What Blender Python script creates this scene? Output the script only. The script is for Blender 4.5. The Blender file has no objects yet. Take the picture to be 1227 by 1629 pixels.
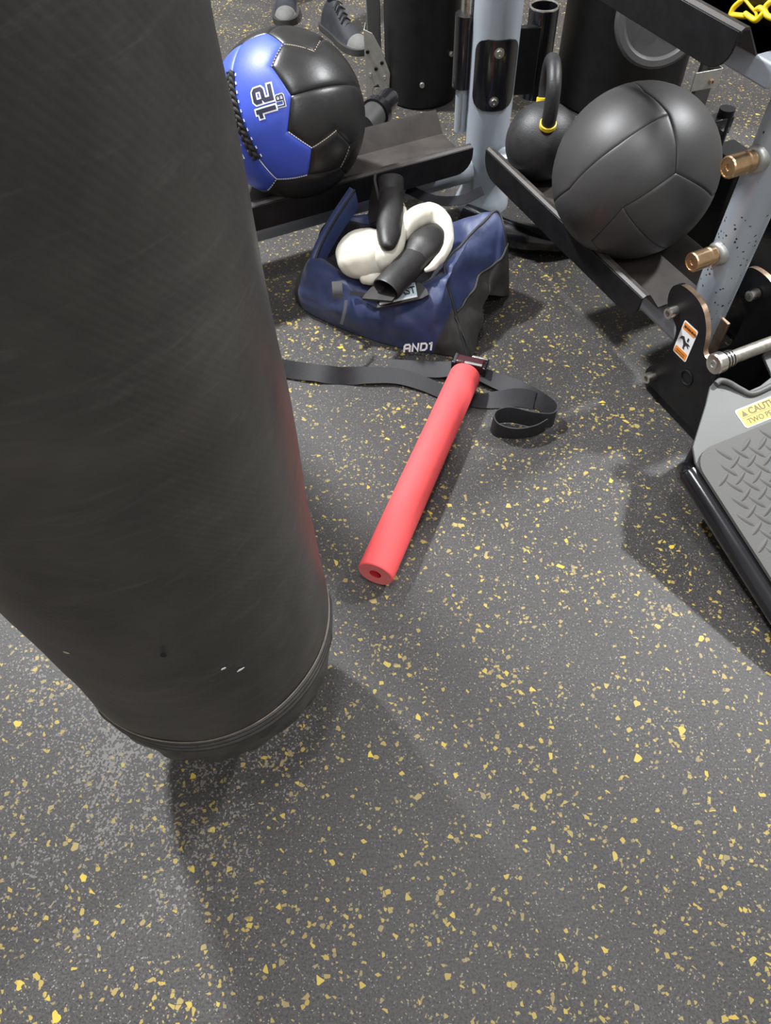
import bpy, math, random
from mathutils import Vector, Matrix, noise

random.seed(7)
scene = bpy.context.scene
col = scene.collection

# ------------------------------------------------------------------ camera
cam_data = bpy.data.cameras.new('camera')
cam = bpy.data.objects.new('camera', cam_data)
col.objects.link(cam)
cam_data.sensor_fit = 'HORIZONTAL'
cam_data.sensor_width = 36.0
cam_data.lens = 36.0 * 1130.0 / 1227.0
cam_data.clip_start = 0.02
_pitch, _roll = math.radians(54.811), math.radians(2.590)
_f = Vector((0, math.cos(_pitch), -math.sin(_pitch)))
_u0 = Vector((0, math.sin(_pitch), math.cos(_pitch)))
_r0 = Vector((1, 0, 0))
_R = _r0 * math.cos(_roll) - _u0 * math.sin(_roll)
_U = _r0 * math.sin(_roll) + _u0 * math.cos(_roll)
cam.matrix_world = Matrix(((_R.x, _U.x, -_f.x, 0), (_R.y, _U.y, -_f.y, 0), (_R.z, _U.z, -_f.z, 1.2), (0, 0, 0, 1)))
scene.camera = cam

# ------------------------------------------------------------------ world, lights, exposure
world = bpy.data.worlds.new('world')
scene.world = world
world.use_nodes = True
world.node_tree.nodes['Background'].inputs[0].default_value = (1.0, 0.955, 0.92, 1)
world.node_tree.nodes['Background'].inputs[1].default_value = 0.45

def area_light(name, loc, target, sx, sy, power, color):
    d = bpy.data.lights.new(name, 'AREA')
    d.shape = 'RECTANGLE'; d.size = sx; d.size_y = sy; d.energy = power; d.color = color
    o = bpy.data.objects.new(name, d); col.objects.link(o)
    o.location = loc
    o.rotation_euler = (Vector(target) - Vector(loc)).to_track_quat('-Z', 'Y').to_euler()
    return o
area_light('overhead_light', (-1.57, 2.75, 3.3), (-1.57, 2.75, 0), 0.28, 0.28, 320, (0.97, 0.985, 1.0))
area_light('overhead_light', (2.9, 2.4, 3.3), (2.9, 2.4, 0), 0.28, 0.28, 260, (0.97, 0.985, 1.0))
area_light('overhead_light', (-0.05, 0.55, 3.3), (-0.05, 0.55, 0), 0.5, 0.5, 45, (0.97, 0.985, 1.0))
area_light('overhead_light', (0.7, -1.5, 3.3), (0.7, -1.5, 0), 0.6, 0.6, 40, (0.97, 0.985, 1.0))  # unseen lamp behind the camera, added to brighten the bag's front

scene.view_settings.view_transform = 'Standard'
scene.view_settings.look = 'None'
scene.view_settings.gamma = 1.0
scene.view_settings.use_curve_mapping = False
scene.view_settings.exposure = 0.0

# ------------------------------------------------------------------ helpers
WL = {}
def tag(o, label=None, cat=None, group=None, kind=None):
    if label: o['label'] = label
    if cat: o['category'] = cat
    if group: o['group'] = group
    if kind: o['kind'] = kind
    return o

def empty(name, loc, label, cat, group=None):
    o = bpy.data.objects.new(name, None)
    o.empty_display_size = 0.05
    col.objects.link(o); o.location = loc
    WL[o.name] = Vector(loc)
    return tag(o, label, cat, group)

def link_mesh(name, me, m, parent=None, smooth=True, angle=40, bevel=0, seg=2):
    for mm in (m if isinstance(m, (list, tuple)) else [m]):
        me.materials.append(mm)
    if smooth:
        for p in me.polygons: p.use_smooth = True
        me.set_sharp_from_angle(angle=math.radians(angle))
    o = bpy.data.objects.new(name, me); col.objects.link(o)
    if parent is not None:
        o.parent = parent
        me.transform(Matrix.Translation(-WL[parent.name]))
        WL[o.name] = WL[parent.name]
    else:
        WL[o.name] = Vector((0, 0, 0))
    if bevel:
        b = o.modifiers.new('bevel', 'BEVEL'); b.width = bevel; b.segments = seg; b.limit_method = 'ANGLE'
    return o

def V(*a):
    return Vector(a) if len(a) > 1 else Vector(a[0])

def cr(pts, n=8, closed=False):
    """Catmull-Rom through points of any dimension"""
    P = [tuple(p) for p in pts]; out = []
    m = len(P); k = m if closed else m - 1
    for i in range(k):
        if closed: a, b, c, d = P[(i - 1) % m], P[i], P[(i + 1) % m], P[(i + 2) % m]
        else:
            b, c = P[i], P[i + 1]
            a = P[i - 1] if i > 0 else tuple(2 * x - y for x, y in zip(b, c))
            d = P[i + 2] if i + 2 < m else tuple(2 * y - x for x, y in zip(b, c))
        for j in range(n):
            t = j / n
            out.append(tuple(0.5 * (2 * q + (r - p) * t + (2 * p - 5 * q + 4 * r - s) * t * t + (3 * q - p - 3 * r + s) * t ** 3)
                             for p, q, r, s in zip(a, b, c, d)))
    if not closed: out.append(P[-1])
    return out

class MB:
    def __init__(self): self.v = []; self.f = []
    def add(self, vs, fs):
        o = len(self.v); self.v += [tuple(x) for x in vs]; self.f += [tuple(i + o for i in q) for q in fs]
        return self
    def box(self, c, size, ax=None):
        c = V(c); ax = ax or ((1, 0, 0), (0, 1, 0), (0, 0, 1))
        a, b, d = [V(x).normalized() * (s / 2) for x, s in zip(ax, size)]
        vs = [c + a * i + b * j + d * k for i in (-1, 1) for j in (-1, 1) for k in (-1, 1)]
        fs = [(0, 1, 3, 2), (4, 6, 7, 5), (0, 4, 5, 1), (2, 3, 7, 6), (0, 2, 6, 4), (1, 5, 7, 3)]
        return self.add(vs, fs)
    def prism(self, poly, o, ax, ay, t):
        """2-D polygon (in ax, ay from o) extruded by t along ax x ay"""
        o, ax, ay = V(o), V(ax), V(ay); n = ax.cross(ay).normalized() * t; k = len(poly)
        a = [o + ax * p[0] + ay * p[1] for p in poly]
        vs = a + [p + n for p in a]
        fs = [tuple(reversed(range(k))), tuple(range(k, 2 * k))] + [(i, (i + 1) % k, k + (i + 1) % k, k + i) for i in range(k)]
        return self.add(vs, fs)
    def rings(self, rs, caps=(True, True), closed=False):
        n = len(rs[0]); vs = [p for r in rs for p in r]; fs = []
        m = len(rs)
        for i in range(m if closed else m - 1):
            j = (i + 1) % m
            for k in range(n):
                l = (k + 1) % n
                fs.append((i * n + k, i * n + l, j * n + l, j * n + k))
        if not closed:
            if caps[0]: fs.append(tuple(reversed(range(n))))
            if caps[1]: fs.append(tuple((m - 1) * n + k for k in range(n)))
        return self.add(vs, fs)
    def tube(self, path, r, n=16, caps=(True, True), closed=False, flat=1.0, up=None, roundend=False):
        P = [V(p[:3]) for p in path]; m = len(P)
        rr = [r] * m if not isinstance(r, (list, tuple)) else list(r)
        rs = []; side = None
        for i in range(m):
            a = P[(i - 1) % m] if (closed or i > 0) else P[0]
            b = P[(i + 1) % m] if (closed or i < m - 1) else P[-1]
            t = (b - a).normalized()
            if side is None:
                u = V(up) if up else (V(0, 0, 1) if abs(t.z) < .9 else V(1, 0, 0))
                side = t.cross(u).normalized()
            side = (side - t * side.dot(t)).normalized()
            w = side.cross(t).normalized()
            rs.append([P[i] + side * (rr[i] * math.cos(2 * math.pi * k / n)) + w * (rr[i] * flat * math.sin(2 * math.pi * k / n)) for k in range(n)])
            if roundend and i in (0, m - 1):
                sgn = -1 if i == 0 else 1; ex = []
                for q in range(1, 5):
                    an = q / 4 * math.pi / 2 * .98; cc = P[i] + t * (sgn * rr[i] * .8 * math.sin(an))
                    ex.append([cc + side * (rr[i] * math.cos(an) * math.cos(2 * math.pi * k / n)) + w * (rr[i] * flat * math.cos(an) * math.sin(2 * math.pi * k / n)) for k in range(n)])
                rs = (list(reversed(ex)) + rs) if i == 0 else rs + ex
        return self.rings(rs, caps, closed)
    def lathe(self, o, axis, prof, n=32, caps=(True, True)):
        """profile (r, h) around axis from o"""
        o, axis = V(o), V(axis).normalized()
        u = axis.cross(V(0, 0, 1)) if abs(axis.z) < .9 else axis.cross(V(0, 1, 0)); u.normalize(); w = axis.cross(u)
        rs = [[o + axis * h + u * (r * math.cos(2 * math.pi * k / n)) + w * (r * math.sin(2 * math.pi * k / n)) for k in range(n)] for r, h in prof]
        return self.rings(rs, caps)
    def ribbon(self, path, wdirs, width, th):
        """flat webbing: path of centres, a width direction at each"""
        P = [V(p) for p in path]; rs = []
        for i, p in enumerate(P):
            t = (P[min(i + 1, len(P) - 1)] - P[max(i - 1, 0)]).normalized()
            w = V(wdirs[i]); w = (w - t * w.dot(t)).normalized(); n = t.cross(w).normalized()
            a, b = w * (width / 2), n * (th / 2)
            rs.append([p - a - b, p + a - b, p + a + b, p - a + b])
        return self.rings(rs)
    def build(self, name, m, parent=None, **kw):
        me = bpy.data.meshes.new(name); me.from_pydata([tuple(x) for x in self.v], [], self.f); me.validate(); me.update()
        kw.setdefault('smooth', True)
        return link_mesh(name, me, m, parent, **kw)

def text_mesh(s, size, o, ax, ay, off=0.0, shear=0.0, align='CENTER', extrude=0.0002, lift=0.0, wide=1.0, fn=None, space=1.0):
    """lettering as a thin mesh: baseline along ax, up along ay, from o"""
    cu = bpy.data.curves.new('lettering', 'FONT')
    cu.body = s; cu.size = size; cu.align_x = align; cu.offset = off; cu.shear = shear; cu.extrude = extrude; cu.resolution_u = 3; cu.space_character = space
    ob = bpy.data.objects.new('lettering', cu); col.objects.link(ob)
    bpy.context.view_layer.update()
    dg = bpy.context.evaluated_depsgraph_get()
    me = bpy.data.meshes.new_from_object(ob.evaluated_get(dg))
    bpy.data.objects.remove(ob); bpy.data.curves.remove(cu)
    o, ax, ay = V(o), V(ax).normalized(), V(ay).normalized(); n = ax.cross(ay)
    for v in me.vertices:
        x, y, z = v.co.x * wide, v.co.y, v.co.z + lift
        v.co = fn(x, y, z) if fn else o + ax * x + ay * y + n * z
    me.materials.clear()
    return me

# ------------------------------------------------------------------ materials
def nd(nt, t, **kw):
    n = nt.nodes.new(t)
    for k, v in kw.items():
        if k.startswith('i_'):
            key = k[2:]; key = int(key) if key.isdigit() else key.replace('_', ' ')
            n.inputs[key].default_value = v
        else: setattr(n, k, v)
    return n

def mat(name, c, rough=0.5, metal=0.0, var=0.15, vscale=12.0, bump=0.0, bscale=200.0, c2=None, spec=0.5, sheen=0.0, coat=0.0, stretch=(1, 1, 1)):
    m = bpy.data.materials.new(name); m.use_nodes = True; nt = m.node_tree; L = nt.links
    b = nt.nodes['Principled BSDF']
    b.inputs['Roughness'].default_value = rough; b.inputs['Metallic'].default_value = metal
    b.inputs['Specular IOR Level'].default_value = spec
    b.inputs['Sheen Weight'].default_value = sheen; b.inputs['Coat Weight'].default_value = coat
    tc = nd(nt, 'ShaderNodeTexCoord'); mp = nd(nt, 'ShaderNodeMapping'); mp.inputs['Scale'].default_value = stretch
    L.new(tc.outputs['Object'], mp.inputs['Vector'])
    nz = nd(nt, 'ShaderNodeTexNoise', i_Scale=vscale, i_Detail=6.0, i_Roughness=.65); L.new(mp.outputs[0], nz.inputs['Vector'])
    rp = nd(nt, 'ShaderNodeValToRGB')
    lo = c2 if c2 else tuple(x * (1 - var) for x in c); hi = c if c2 else tuple(min(1, x * (1 + var)) for x in c)
    rp.color_ramp.elements[0].color = (*lo, 1); rp.color_ramp.elements[1].color = (*hi, 1)
    rp.color_ramp.elements[0].position = .32; rp.color_ramp.elements[1].position = .68
    L.new(nz.outputs['Fac'], rp.inputs['Fac']); L.new(rp.outputs['Color'], b.inputs['Base Color'])
    mr = nd(nt, 'ShaderNodeMapRange', i_3=max(0.02, rough - .08), i_4=min(1, rough + .1)); L.new(nz.outputs['Fac'], mr.inputs[0]); L.new(mr.outputs[0], b.inputs['Roughness'])
    if bump:
        n2 = nd(nt, 'ShaderNodeTexNoise', i_Scale=bscale, i_Detail=4.0); L.new(mp.outputs[0], n2.inputs['Vector'])
        bp = nd(nt, 'ShaderNodeBump', i_Strength=bump, i_Distance=0.002); L.new(n2.outputs['Fac'], bp.inputs['Height']); L.new(bp.outputs['Normal'], b.inputs['Normal'])
    return m

def floor_material():
    m = bpy.data.materials.new('speckled_rubber'); m.use_nodes = True; nt = m.node_tree; L = nt.links
    b = nt.nodes['Principled BSDF']
    tc = nd(nt, 'ShaderNodeTexCoord')
    def math_(op, a, c=None, clamp=False):
        n = nd(nt, 'ShaderNodeMath', operation=op, use_clamp=clamp)
        for i, x in enumerate((a, c)):
            if x is None: continue
            if isinstance(x, (int, float)): n.inputs[i].default_value = x
            else: L.new(x, n.inputs[i])
        return n.outputs[0]
    # coordinates bent a little so that chips are ragged rather than regular
    nz = nd(nt, 'ShaderNodeTexNoise', i_Scale=55.0, i_Detail=2.0); L.new(tc.outputs['Object'], nz.inputs['Vector'])
    sb = nd(nt, 'ShaderNodeVectorMath', operation='SUBTRACT'); L.new(nz.outputs['Color'], sb.inputs[0]); sb.inputs[1].default_value = (.5, .5, .5)
    sc = nd(nt, 'ShaderNodeVectorMath', operation='SCALE'); L.new(sb.outputs[0], sc.inputs[0]); sc.inputs['Scale'].default_value = .007
    ad = nd(nt, 'ShaderNodeVectorMath', operation='ADD'); L.new(tc.outputs['Object'], ad.inputs[0]); L.new(sc.outputs[0], ad.inputs[1])
    clump = nd(nt, 'ShaderNodeTexNoise', i_Scale=7.0, i_Detail=3.0, i_Roughness=.6); L.new(tc.outputs['Object'], clump.inputs['Vector'])
    dens = nd(nt, 'ShaderNodeMapRange', i_1=.36, i_2=.66, i_3=.3, i_4=2.4); L.new(clump.outputs['Fac'], dens.inputs[0])
    # base rubber: dark grey with fine crumb grain
    g1 = nd(nt, 'ShaderNodeTexNoise', i_Scale=260.0, i_Detail=4.0, i_Roughness=.8); L.new(tc.outputs['Object'], g1.inputs['Vector'])
    big = nd(nt, 'ShaderNodeTexNoise', i_Scale=2.3, i_Detail=5.0, i_Roughness=.6); L.new(tc.outputs['Object'], big.inputs['Vector'])
    rp = nd(nt, 'ShaderNodeValToRGB'); e = rp.color_ramp.elements
    e[0].position = .34; e[0].color = (.013, .0125, .0123, 1); e[1].position = .70; e[1].color = (.092, .088, .085, 1)
    L.new(g1.outputs['Fac'], rp.inputs['Fac'])
    tint = nd(nt, 'ShaderNodeValToRGB'); e = tint.color_ramp.elements
    e[0].position = .3; e[0].color = (.75, .72, .70, 1); e[1].position = .7; e[1].color = (1.18, 1.18, 1.2, 1)
    L.new(big.outputs['Fac'], tint.inputs['Fac'])
    base = nd(nt, 'ShaderNodeMix', data_type='RGBA', blend_type='MULTIPLY'); base.inputs['Factor'].default_value = 1
    L.new(rp.outputs['Color'], base.inputs['A']); L.new(tint.outputs['Color'], base.inputs['B'])
    cur = base.outputs['Result']
    # fine pale dust grains
    def layer(cur, scale, prob, ca, cb, dens_on, edge=0.0, off=(0, 0, 0), rand=1.0):
        vec = ad.outputs[0]
        if off != (0, 0, 0):
            o2 = nd(nt, 'ShaderNodeVectorMath', operation='ADD'); L.new(vec, o2.inputs[0]); o2.inputs[1].default_value = off; vec = o2.outputs[0]
        vo = nd(nt, 'ShaderNodeTexVoronoi', voronoi_dimensions='2D', i_Scale=scale, i_Randomness=rand); L.new(vec, vo.inputs['Vector'])
        sp = nd(nt, 'ShaderNodeSeparateColor'); L.new(vo.outputs['Color'], sp.inputs[0])
        th = math_('MULTIPLY', dens.outputs[0], prob) if dens_on else prob
        sel = math_('LESS_THAN', sp.outputs[0], th)
        if edge:
            ve = nd(nt, 'ShaderNodeTexVoronoi', voronoi_dimensions='2D', feature='DISTANCE_TO_EDGE', i_Scale=scale, i_Randomness=rand); L.new(vec, ve.inputs['Vector'])
            sel = math_('MULTIPLY', sel, math_('GREATER_THAN', ve.outputs['Distance'], edge))
        cc = nd(nt, 'ShaderNodeMix', data_type='RGBA'); L.new(sp.outputs[1], cc.inputs['Factor']); cc.inputs['A'].default_value = (*ca, 1); cc.inputs['B'].default_value = (*cb, 1)
        mx = nd(nt, 'ShaderNodeMix', data_type='RGBA'); L.new(sel, mx.inputs['Factor']); L.new(cur, mx.inputs['A']); L.new(cc.outputs['Result'], mx.inputs['B'])
        return mx.outputs['Result'], sel
    cur, _ = layer(cur, 620.0, .030, (.13, .12, .11), (.26, .24, .20), False)
    cur, _ = layer(cur, 330.0, .012, (.17, .145, .085), (.30, .235, .09), True, .04, (3.1, 1.7, 0))
    cur, s1 = layer(cur, 210.0, .030, (.21, .165, .08), (.39, .285, .055), True, .05, (.37, .11, 0))
    cur, s2 = layer(cur, 140.0, .017, (.22, .175, .09), (.45, .33, .05), True, .06, (7.3, 2.9, 0))
    cur, s3 = layer(cur, 98.0, .004, (.28, .22, .10), (.60, .44, .04), True, .07, (1.9, 5.3, 0))
    # pale chalky dust gathered under and beside the hanging bag
    dist = nd(nt, 'ShaderNodeVectorMath', operation='DISTANCE'); L.new(tc.outputs['Object'], dist.inputs[0]); dist.inputs[1].default_value = (-.43, .40, 0)
    pat = nd(nt, 'ShaderNodeTexNoise', i_Scale=9.0, i_Detail=5.0, i_Roughness=.7); L.new(tc.outputs['Object'], pat.inputs['Vector'])
    fall = nd(nt, 'ShaderNodeMapRange', i_1=.06, i_2=.34, i_3=.55, i_4=0.0); L.new(dist.outputs['Value'], fall.inputs[0])
    pm_ = nd(nt, 'ShaderNodeMapRange', i_1=.40, i_2=.65, i_3=0.0, i_4=1.0); L.new(pat.outputs['Fac'], pm_.inputs[0])
    vd = nd(nt, 'ShaderNodeTexVoronoi', voronoi_dimensions='2D', i_Scale=330.0); L.new(ad.outputs[0], vd.inputs['Vector'])
    sd = nd(nt, 'ShaderNodeSeparateColor'); L.new(vd.outputs['Color'], sd.inputs[0])
    dsel = math_('LESS_THAN', sd.outputs[2], math_('MULTIPLY', fall.outputs[0], pm_.outputs[0]))
    dm = nd(nt, 'ShaderNodeMix', data_type='RGBA'); L.new(math_('MULTIPLY', dsel, .75), dm.inputs['Factor']); L.new(cur, dm.inputs['A']); dm.inputs['B'].default_value = (.19, .18, .17, 1)
    cur = dm.outputs['Result']
    L.new(cur, b.inputs['Base Color'])
    rr = nd(nt, 'ShaderNodeMapRange', i_1=.3, i_2=.7, i_3=.42, i_4=.60); L.new(big.outputs['Fac'], rr.inputs[0]); L.new(rr.outputs[0], b.inputs['Roughness'])
    b.inputs['Specular IOR Level'].default_value = .45
    bp = nd(nt, 'ShaderNodeBump', i_Strength=.35, i_Distance=.0012); L.new(g1.outputs['Fac'], bp.inputs['Height']); L.new(bp.outputs['Normal'], b.inputs['Normal'])
    return m

def vinyl_material():
    """scuffed black vinyl of the heavy bag with a fine woven grain and pale scratches"""
    m = bpy.data.materials.new('scuffed_black_vinyl'); m.use_nodes = True; nt = m.node_tree; L = nt.links
    b = nt.nodes['Principled BSDF']; tc = nd(nt, 'ShaderNodeTexCoord')
    n1 = nd(nt, 'ShaderNodeTexNoise', i_Scale=5.0, i_Detail=8.0, i_Roughness=.65, i_Distortion=.6); L.new(tc.outputs['Object'], n1.inputs['Vector'])
    rp = nd(nt, 'ShaderNodeValToRGB'); e = rp.color_ramp.elements
    e[0].position = .3; e[0].color = (.030, .0285, .0275, 1); e[1].position = .75; e[1].color = (.072, .068, .064, 1)
    L.new(n1.outputs['Fac'], rp.inputs['Fac'])
    mp = nd(nt, 'ShaderNodeMapping'); mp.inputs['Rotation'].default_value = (.25, .35, .5); mp.inputs['Scale'].default_value = (5, 8, 42); L.new(tc.outputs['Object'], mp.inputs['Vector'])
    n2 = nd(nt, 'ShaderNodeTexNoise', i_Scale=1.4, i_Detail=6.0, i_Roughness=.7, i_Distortion=1.2); L.new(mp.outputs[0], n2.inputs['Vector'])
    r2 = nd(nt, 'ShaderNodeValToRGB'); e = r2.color_ramp.elements; e[0].position = .54; e[0].color = (0, 0, 0, 1); e[1].position = .78; e[1].color = (.30, .30, .30, 1)
    L.new(n2.outputs['Fac'], r2.inputs['Fac'])
    mx = nd(nt, 'ShaderNodeMix', data_type='RGBA'); L.new(r2.outputs['Color'], mx.inputs['Factor']); L.new(rp.outputs['Color'], mx.inputs['A']); mx.inputs['B'].default_value = (.13, .125, .12, 1)
    L.new(mx.outputs['Result'], b.inputs['Base Color'])
    w = nd(nt, 'ShaderNodeTexWave', i_Scale=62.0, i_Distortion=1.5, bands_direction='DIAGONAL'); L.new(tc.outputs['Object'], w.inputs['Vector'])
    n3 = nd(nt, 'ShaderNodeTexNoise', i_Scale=14.0, i_Detail=6.0); L.new(tc.outputs['Object'], n3.inputs['Vector'])
    ad = nd(nt, 'ShaderNodeMath', operation='MULTIPLY_ADD'); L.new(w.outputs['Fac'], ad.inputs[0]); ad.inputs[1].default_value = .028; L.new(n3.outputs['Fac'], ad.inputs[2])
    bp = nd(nt, 'ShaderNodeBump', i_Strength=.30, i_Distance=.006); L.new(ad.outputs[0], bp.inputs['Height']); L.new(bp.outputs['Normal'], b.inputs['Normal'])
    b.inputs['Roughness'].default_value = .42; b.inputs['Specular IOR Level'].default_value = .5
    return m

M_floor = floor_material()
M_vinyl = vinyl_material()
M_vinyl2 = mat('ribbed_black_binding', (.030, .029, .028), .5, var=.3, vscale=40)
M_bind = mat('highlit_binding', (.075, .071, .066), .5, var=.3, vscale=40)  # lighter grey that paints highlight lines on the binding ridges
M_seam = mat('brown_thread', (.20, .17, .14), .7, var=.3, vscale=60)
M_thread = mat('pale_thread', (.42, .36, .27), .7, var=.2)
M_grey = mat('silver_grey_paint', (.36, .40, .45), .38, .25, var=.06, vscale=9, coat=.15)
def worn_paint():
    m = mat('chipped_grey_paint', (.36, .40, .45), .38, .25, var=.06, vscale=9, coat=.1); nt = m.node_tree; L = nt.links; b = nt.nodes['Principled BSDF']
    src = b.inputs['Base Color'].links[0].from_socket
    tc = nd(nt, 'ShaderNodeTexCoord'); vo = nd(nt, 'ShaderNodeTexVoronoi', i_Scale=300.0); L.new(tc.outputs['Object'], vo.inputs['Vector'])
    sp = nd(nt, 'ShaderNodeSeparateColor'); L.new(vo.outputs['Color'], sp.inputs[0])
    nz = nd(nt, 'ShaderNodeTexNoise', i_Scale=9.0, i_Detail=2.0); L.new(tc.outputs['Object'], nz.inputs['Vector'])
    mr = nd(nt, 'ShaderNodeMapRange', i_1=.45, i_2=.7, i_3=.0, i_4=.075); L.new(nz.outputs['Fac'], mr.inputs[0])
    lt = nd(nt, 'ShaderNodeMath', operation='LESS_THAN'); L.new(sp.outputs[0], lt.inputs[0]); L.new(mr.outputs[0], lt.inputs[1])
    mx = nd(nt, 'ShaderNodeMix', data_type='RGBA'); L.new(lt.outputs[0], mx.inputs['Factor']); L.new(src, mx.inputs['A']); mx.inputs['B'].default_value = (.03, .03, .035, 1)
    L.new(mx.outputs['Result'], b.inputs['Base Color']); return m
M_greyworn = worn_paint()
M_black = mat('black_powder_coat', (.0075, .0075, .0085), .46, spec=.3, var=.3, vscale=30, bump=.15, bscale=700)
M_gloss = mat('gloss_black_paint', (.008, .008, .010), .20, var=.2, coat=.4)
M_tray = mat('dusty_black_tray', (.060, .050, .044), .48, c2=(.014, .013, .013), vscale=6, bump=.1, bscale=500)
M_steel = mat('bright_steel', (.62, .60, .55), .28, 1.0, var=.1, vscale=60)
M_zinc = mat('dull_zinc', (.42, .42, .40), .45, .8, var=.12, vscale=40)
M_brass = mat('brass_plated_steel', (.62, .42, .24), .30, 1.0, var=.15, vscale=60)
M_copper = mat('copper_and_edge_glint', (.45, .32, .23), .38, .9, var=.2, vscale=60)  # copper metal; on the clamp plates it paints the edge reflection
M_knurl = mat('worn_steel_bar', (.34, .32, .28), .5, .9, var=.25, vscale=90)
M_ballblack = mat('black_leather', (.017, .0165, .016), .36, c2=(.010, .010, .010), vscale=8, bump=.10, bscale=160)
M_ballmatte = mat('charcoal_vinyl', (.046, .045, .045), .46, var=.15, vscale=5, bump=.05, bscale=300)
M_blue = mat('royal_blue_leather', (.045, .085, .50), .46, var=.14, vscale=7, bump=.08, bscale=160)
M_white = mat('white_print', (.85, .86, .88), .6, var=.02)
M_navyprint = mat('dark_navy_print', (.018, .022, .05), .5, var=.1)
M_cord = mat('black_cord', (.016, .014, .012), .7, var=.4, vscale=90, bump=.3, bscale=300)
M_iron = mat('cast_iron', (.022, .022, .023), .45, var=.25, vscale=40, bump=.3, bscale=500)
M_yellow = mat('yellow_paint', (.85, .60, .02), .45, var=.06)
M_navy = mat('navy_nylon', (.021, .034, .105), .50, var=.25, vscale=16, bump=.25, bscale=90, sheen=.2)
M_mesh = mat('black_mesh_nylon', (.034, .033, .032), .6, var=.25, vscale=30, bump=.3, bscale=500)
M_dark = mat('black_webbing', (.020, .020, .023), .62, var=.2, vscale=60, bump=.3, bscale=600)
M_lining = mat('dark_lining', (.012, .012, .016), .8, var=.2)
M_cream = mat('cream_leather', (.80, .77, .67), .42, c2=(.72, .68, .57), vscale=14, bump=.12, bscale=60)
M_gloveblack = mat('black_glove_leather', (.019, .0175, .017), .48, var=.3, vscale=20, bump=.15, bscale=130)
M_label = mat('pale_blue_label', (.50, .62, .68), .6, var=.1)
M_red = mat('coral_red_foam', (.88, .100, .105), .72, var=.05, vscale=30, bump=.25, bscale=420)
M_redcut = mat('cut_foam_face', (.86, .20, .20), .85, var=.06, vscale=60, bump=.3, bscale=500)
M_redhole = mat('deep_red_foam', (.60, .02, .035), .8, var=.05)
M_buckle = mat('dark_maroon_plastic', (.045, .010, .014), .22, var=.2)
M_rubber = mat('grey_rubber_mat', (.085, .083, .079), .6, var=.10, vscale=10, bump=.1, bscale=300)
M_plate = mat('grey_painted_plate', (.105, .108, .105), .52, .2, var=.10, vscale=12)
M_stickyellow = mat('yellow_sticker', (.66, .50, .06), .5, var=.02)
M_orange = mat('orange_sticker', (.86, .26, .03), .4, var=.03)
M_ink = mat('sticker_ink', (.03, .03, .03), .5, var=.02)
M_inkbrown = mat('sticker_brown_ink', (.10, .07, .015), .5, var=.02)
M_shoe = mat('black_shoe_mesh', (.016, .017, .022), .7, var=.3, vscale=40, bump=.3, bscale=300)
M_toecap = mat('grey_suede', (.13, .128, .125), .85, var=.12, vscale=40)
M_sole = mat('dark_sole', (.03, .03, .03), .6, var=.2)
M_skin = mat('skin', (.55, .34, .25), .5, var=.05)

# ------------------------------------------------------------------ structure: the floor
fb = MB(); fb.box((0, 2.0, -.01), (12, 14, .02))
floor = fb.build('floor', M_floor, smooth=False)
tag(floor, 'dark grey rubber gym floor flecked with yellow and tan chips', 'floor', kind='structure')

# frame of the storage rig: N runs along the left tray, T along the right tray
N = V(.925, .379, 0).normalized(); T = V(.379, -.925, 0).normalized(); Z = V(0, 0, 1)
def sa(s, a, z=0.0): return N * s + T * a + Z * z

# ------------------------------------------------------------------ heavy bag
BX, BY, BR = -.2698, .4784, .18
hb = empty('heavy_bag', (BX, BY, .148), 'tall worn black hanging punching bag filling the left side', 'punching bag')
def bag_ring(z, r, n=96, wob=.0):
    out = []
    for k in range(n):
        a = 2 * math.pi * k / n
        q = r + wob * noise.noise(V(math.cos(a) * 2.2, math.sin(a) * 2.2, z * 9))
        out.append((BX + q * math.cos(a), BY + q * math.sin(a), z))
    return out
b = MB()
b.rings([bag_ring(.275 + (1.75 - .275) * i / 60, BR + (.0 if i else -.001), wob=.0035) for i in range(61)], caps=(True, True))
b.build('cover', M_vinyl, hb, angle=60)
b = MB()   # sagging bottom cap
prof = [(.275, .1785), (.258, .1805), (.24, .1810), (.222, .1805), (.204, .1795), (.188, .177), (.172, .171), (.160, .156), (.151, .11), (.148, .0)]
rings_ = []
for z, r in prof:
    rr = []
    for k in range(96):
        a = 2 * math.pi * k / 96; w = .009 * noise.noise(V(math.cos(a) * 5, math.sin(a) * 5, z * 60)) * min(1, (.275 - z) / .03)
        rr.append((BX + (r + w) * math.cos(a), BY + (r + w) * math.sin(a), z + .5 * w))
    rings_.append(rr)
b.rings(list(reversed(rings_)), caps=(False, False)).build('base_cap', M_vinyl, hb, angle=70)
for z in (.2720, .2655, .2590, .2525, .2460):
    b = MB(); b.tube(bag_ring(z, BR + .0004, 96), .0034, 8, closed=True); b.build('binding', M_vinyl2 if z not in (.2655, .2525) else M_bind, hb)  # every other ridge coloured lighter as a painted highlight
b = MB(); b.tube(bag_ring(.2775, BR + .0006, 96, .002), .0010, 6, closed=True); b.build('seam_thread', M_seam, hb)
for k in range(4):
    a = math.pi / 4 + k * math.pi / 2
    b = MB(); pa = [(BX + .17 * math.cos(a), BY + .17 * math.sin(a), 1.74), (BX + .03 * math.cos(a), BY + .03 * math.sin(a), 2.08)]
    b.ribbon(pa, [(-math.sin(a), math.cos(a), 0)] * 2, .04, .004); b.build('hanging_strap', M_dark, hb)
b = MB()
for i in range(9):
    z = 2.09 + i * .055; ax = (1, 0, 0) if i % 2 else (0, 1, 0); ring = []
    for k in range(16):
        t = 2 * math.pi * k / 16; o = V(ax) * (.016 * math.cos(t)) + Z * (.033 * math.sin(t)); ring.append(V(BX, BY, z) + o)
    b.tube(ring, .005, 6, closed=True)
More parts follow.
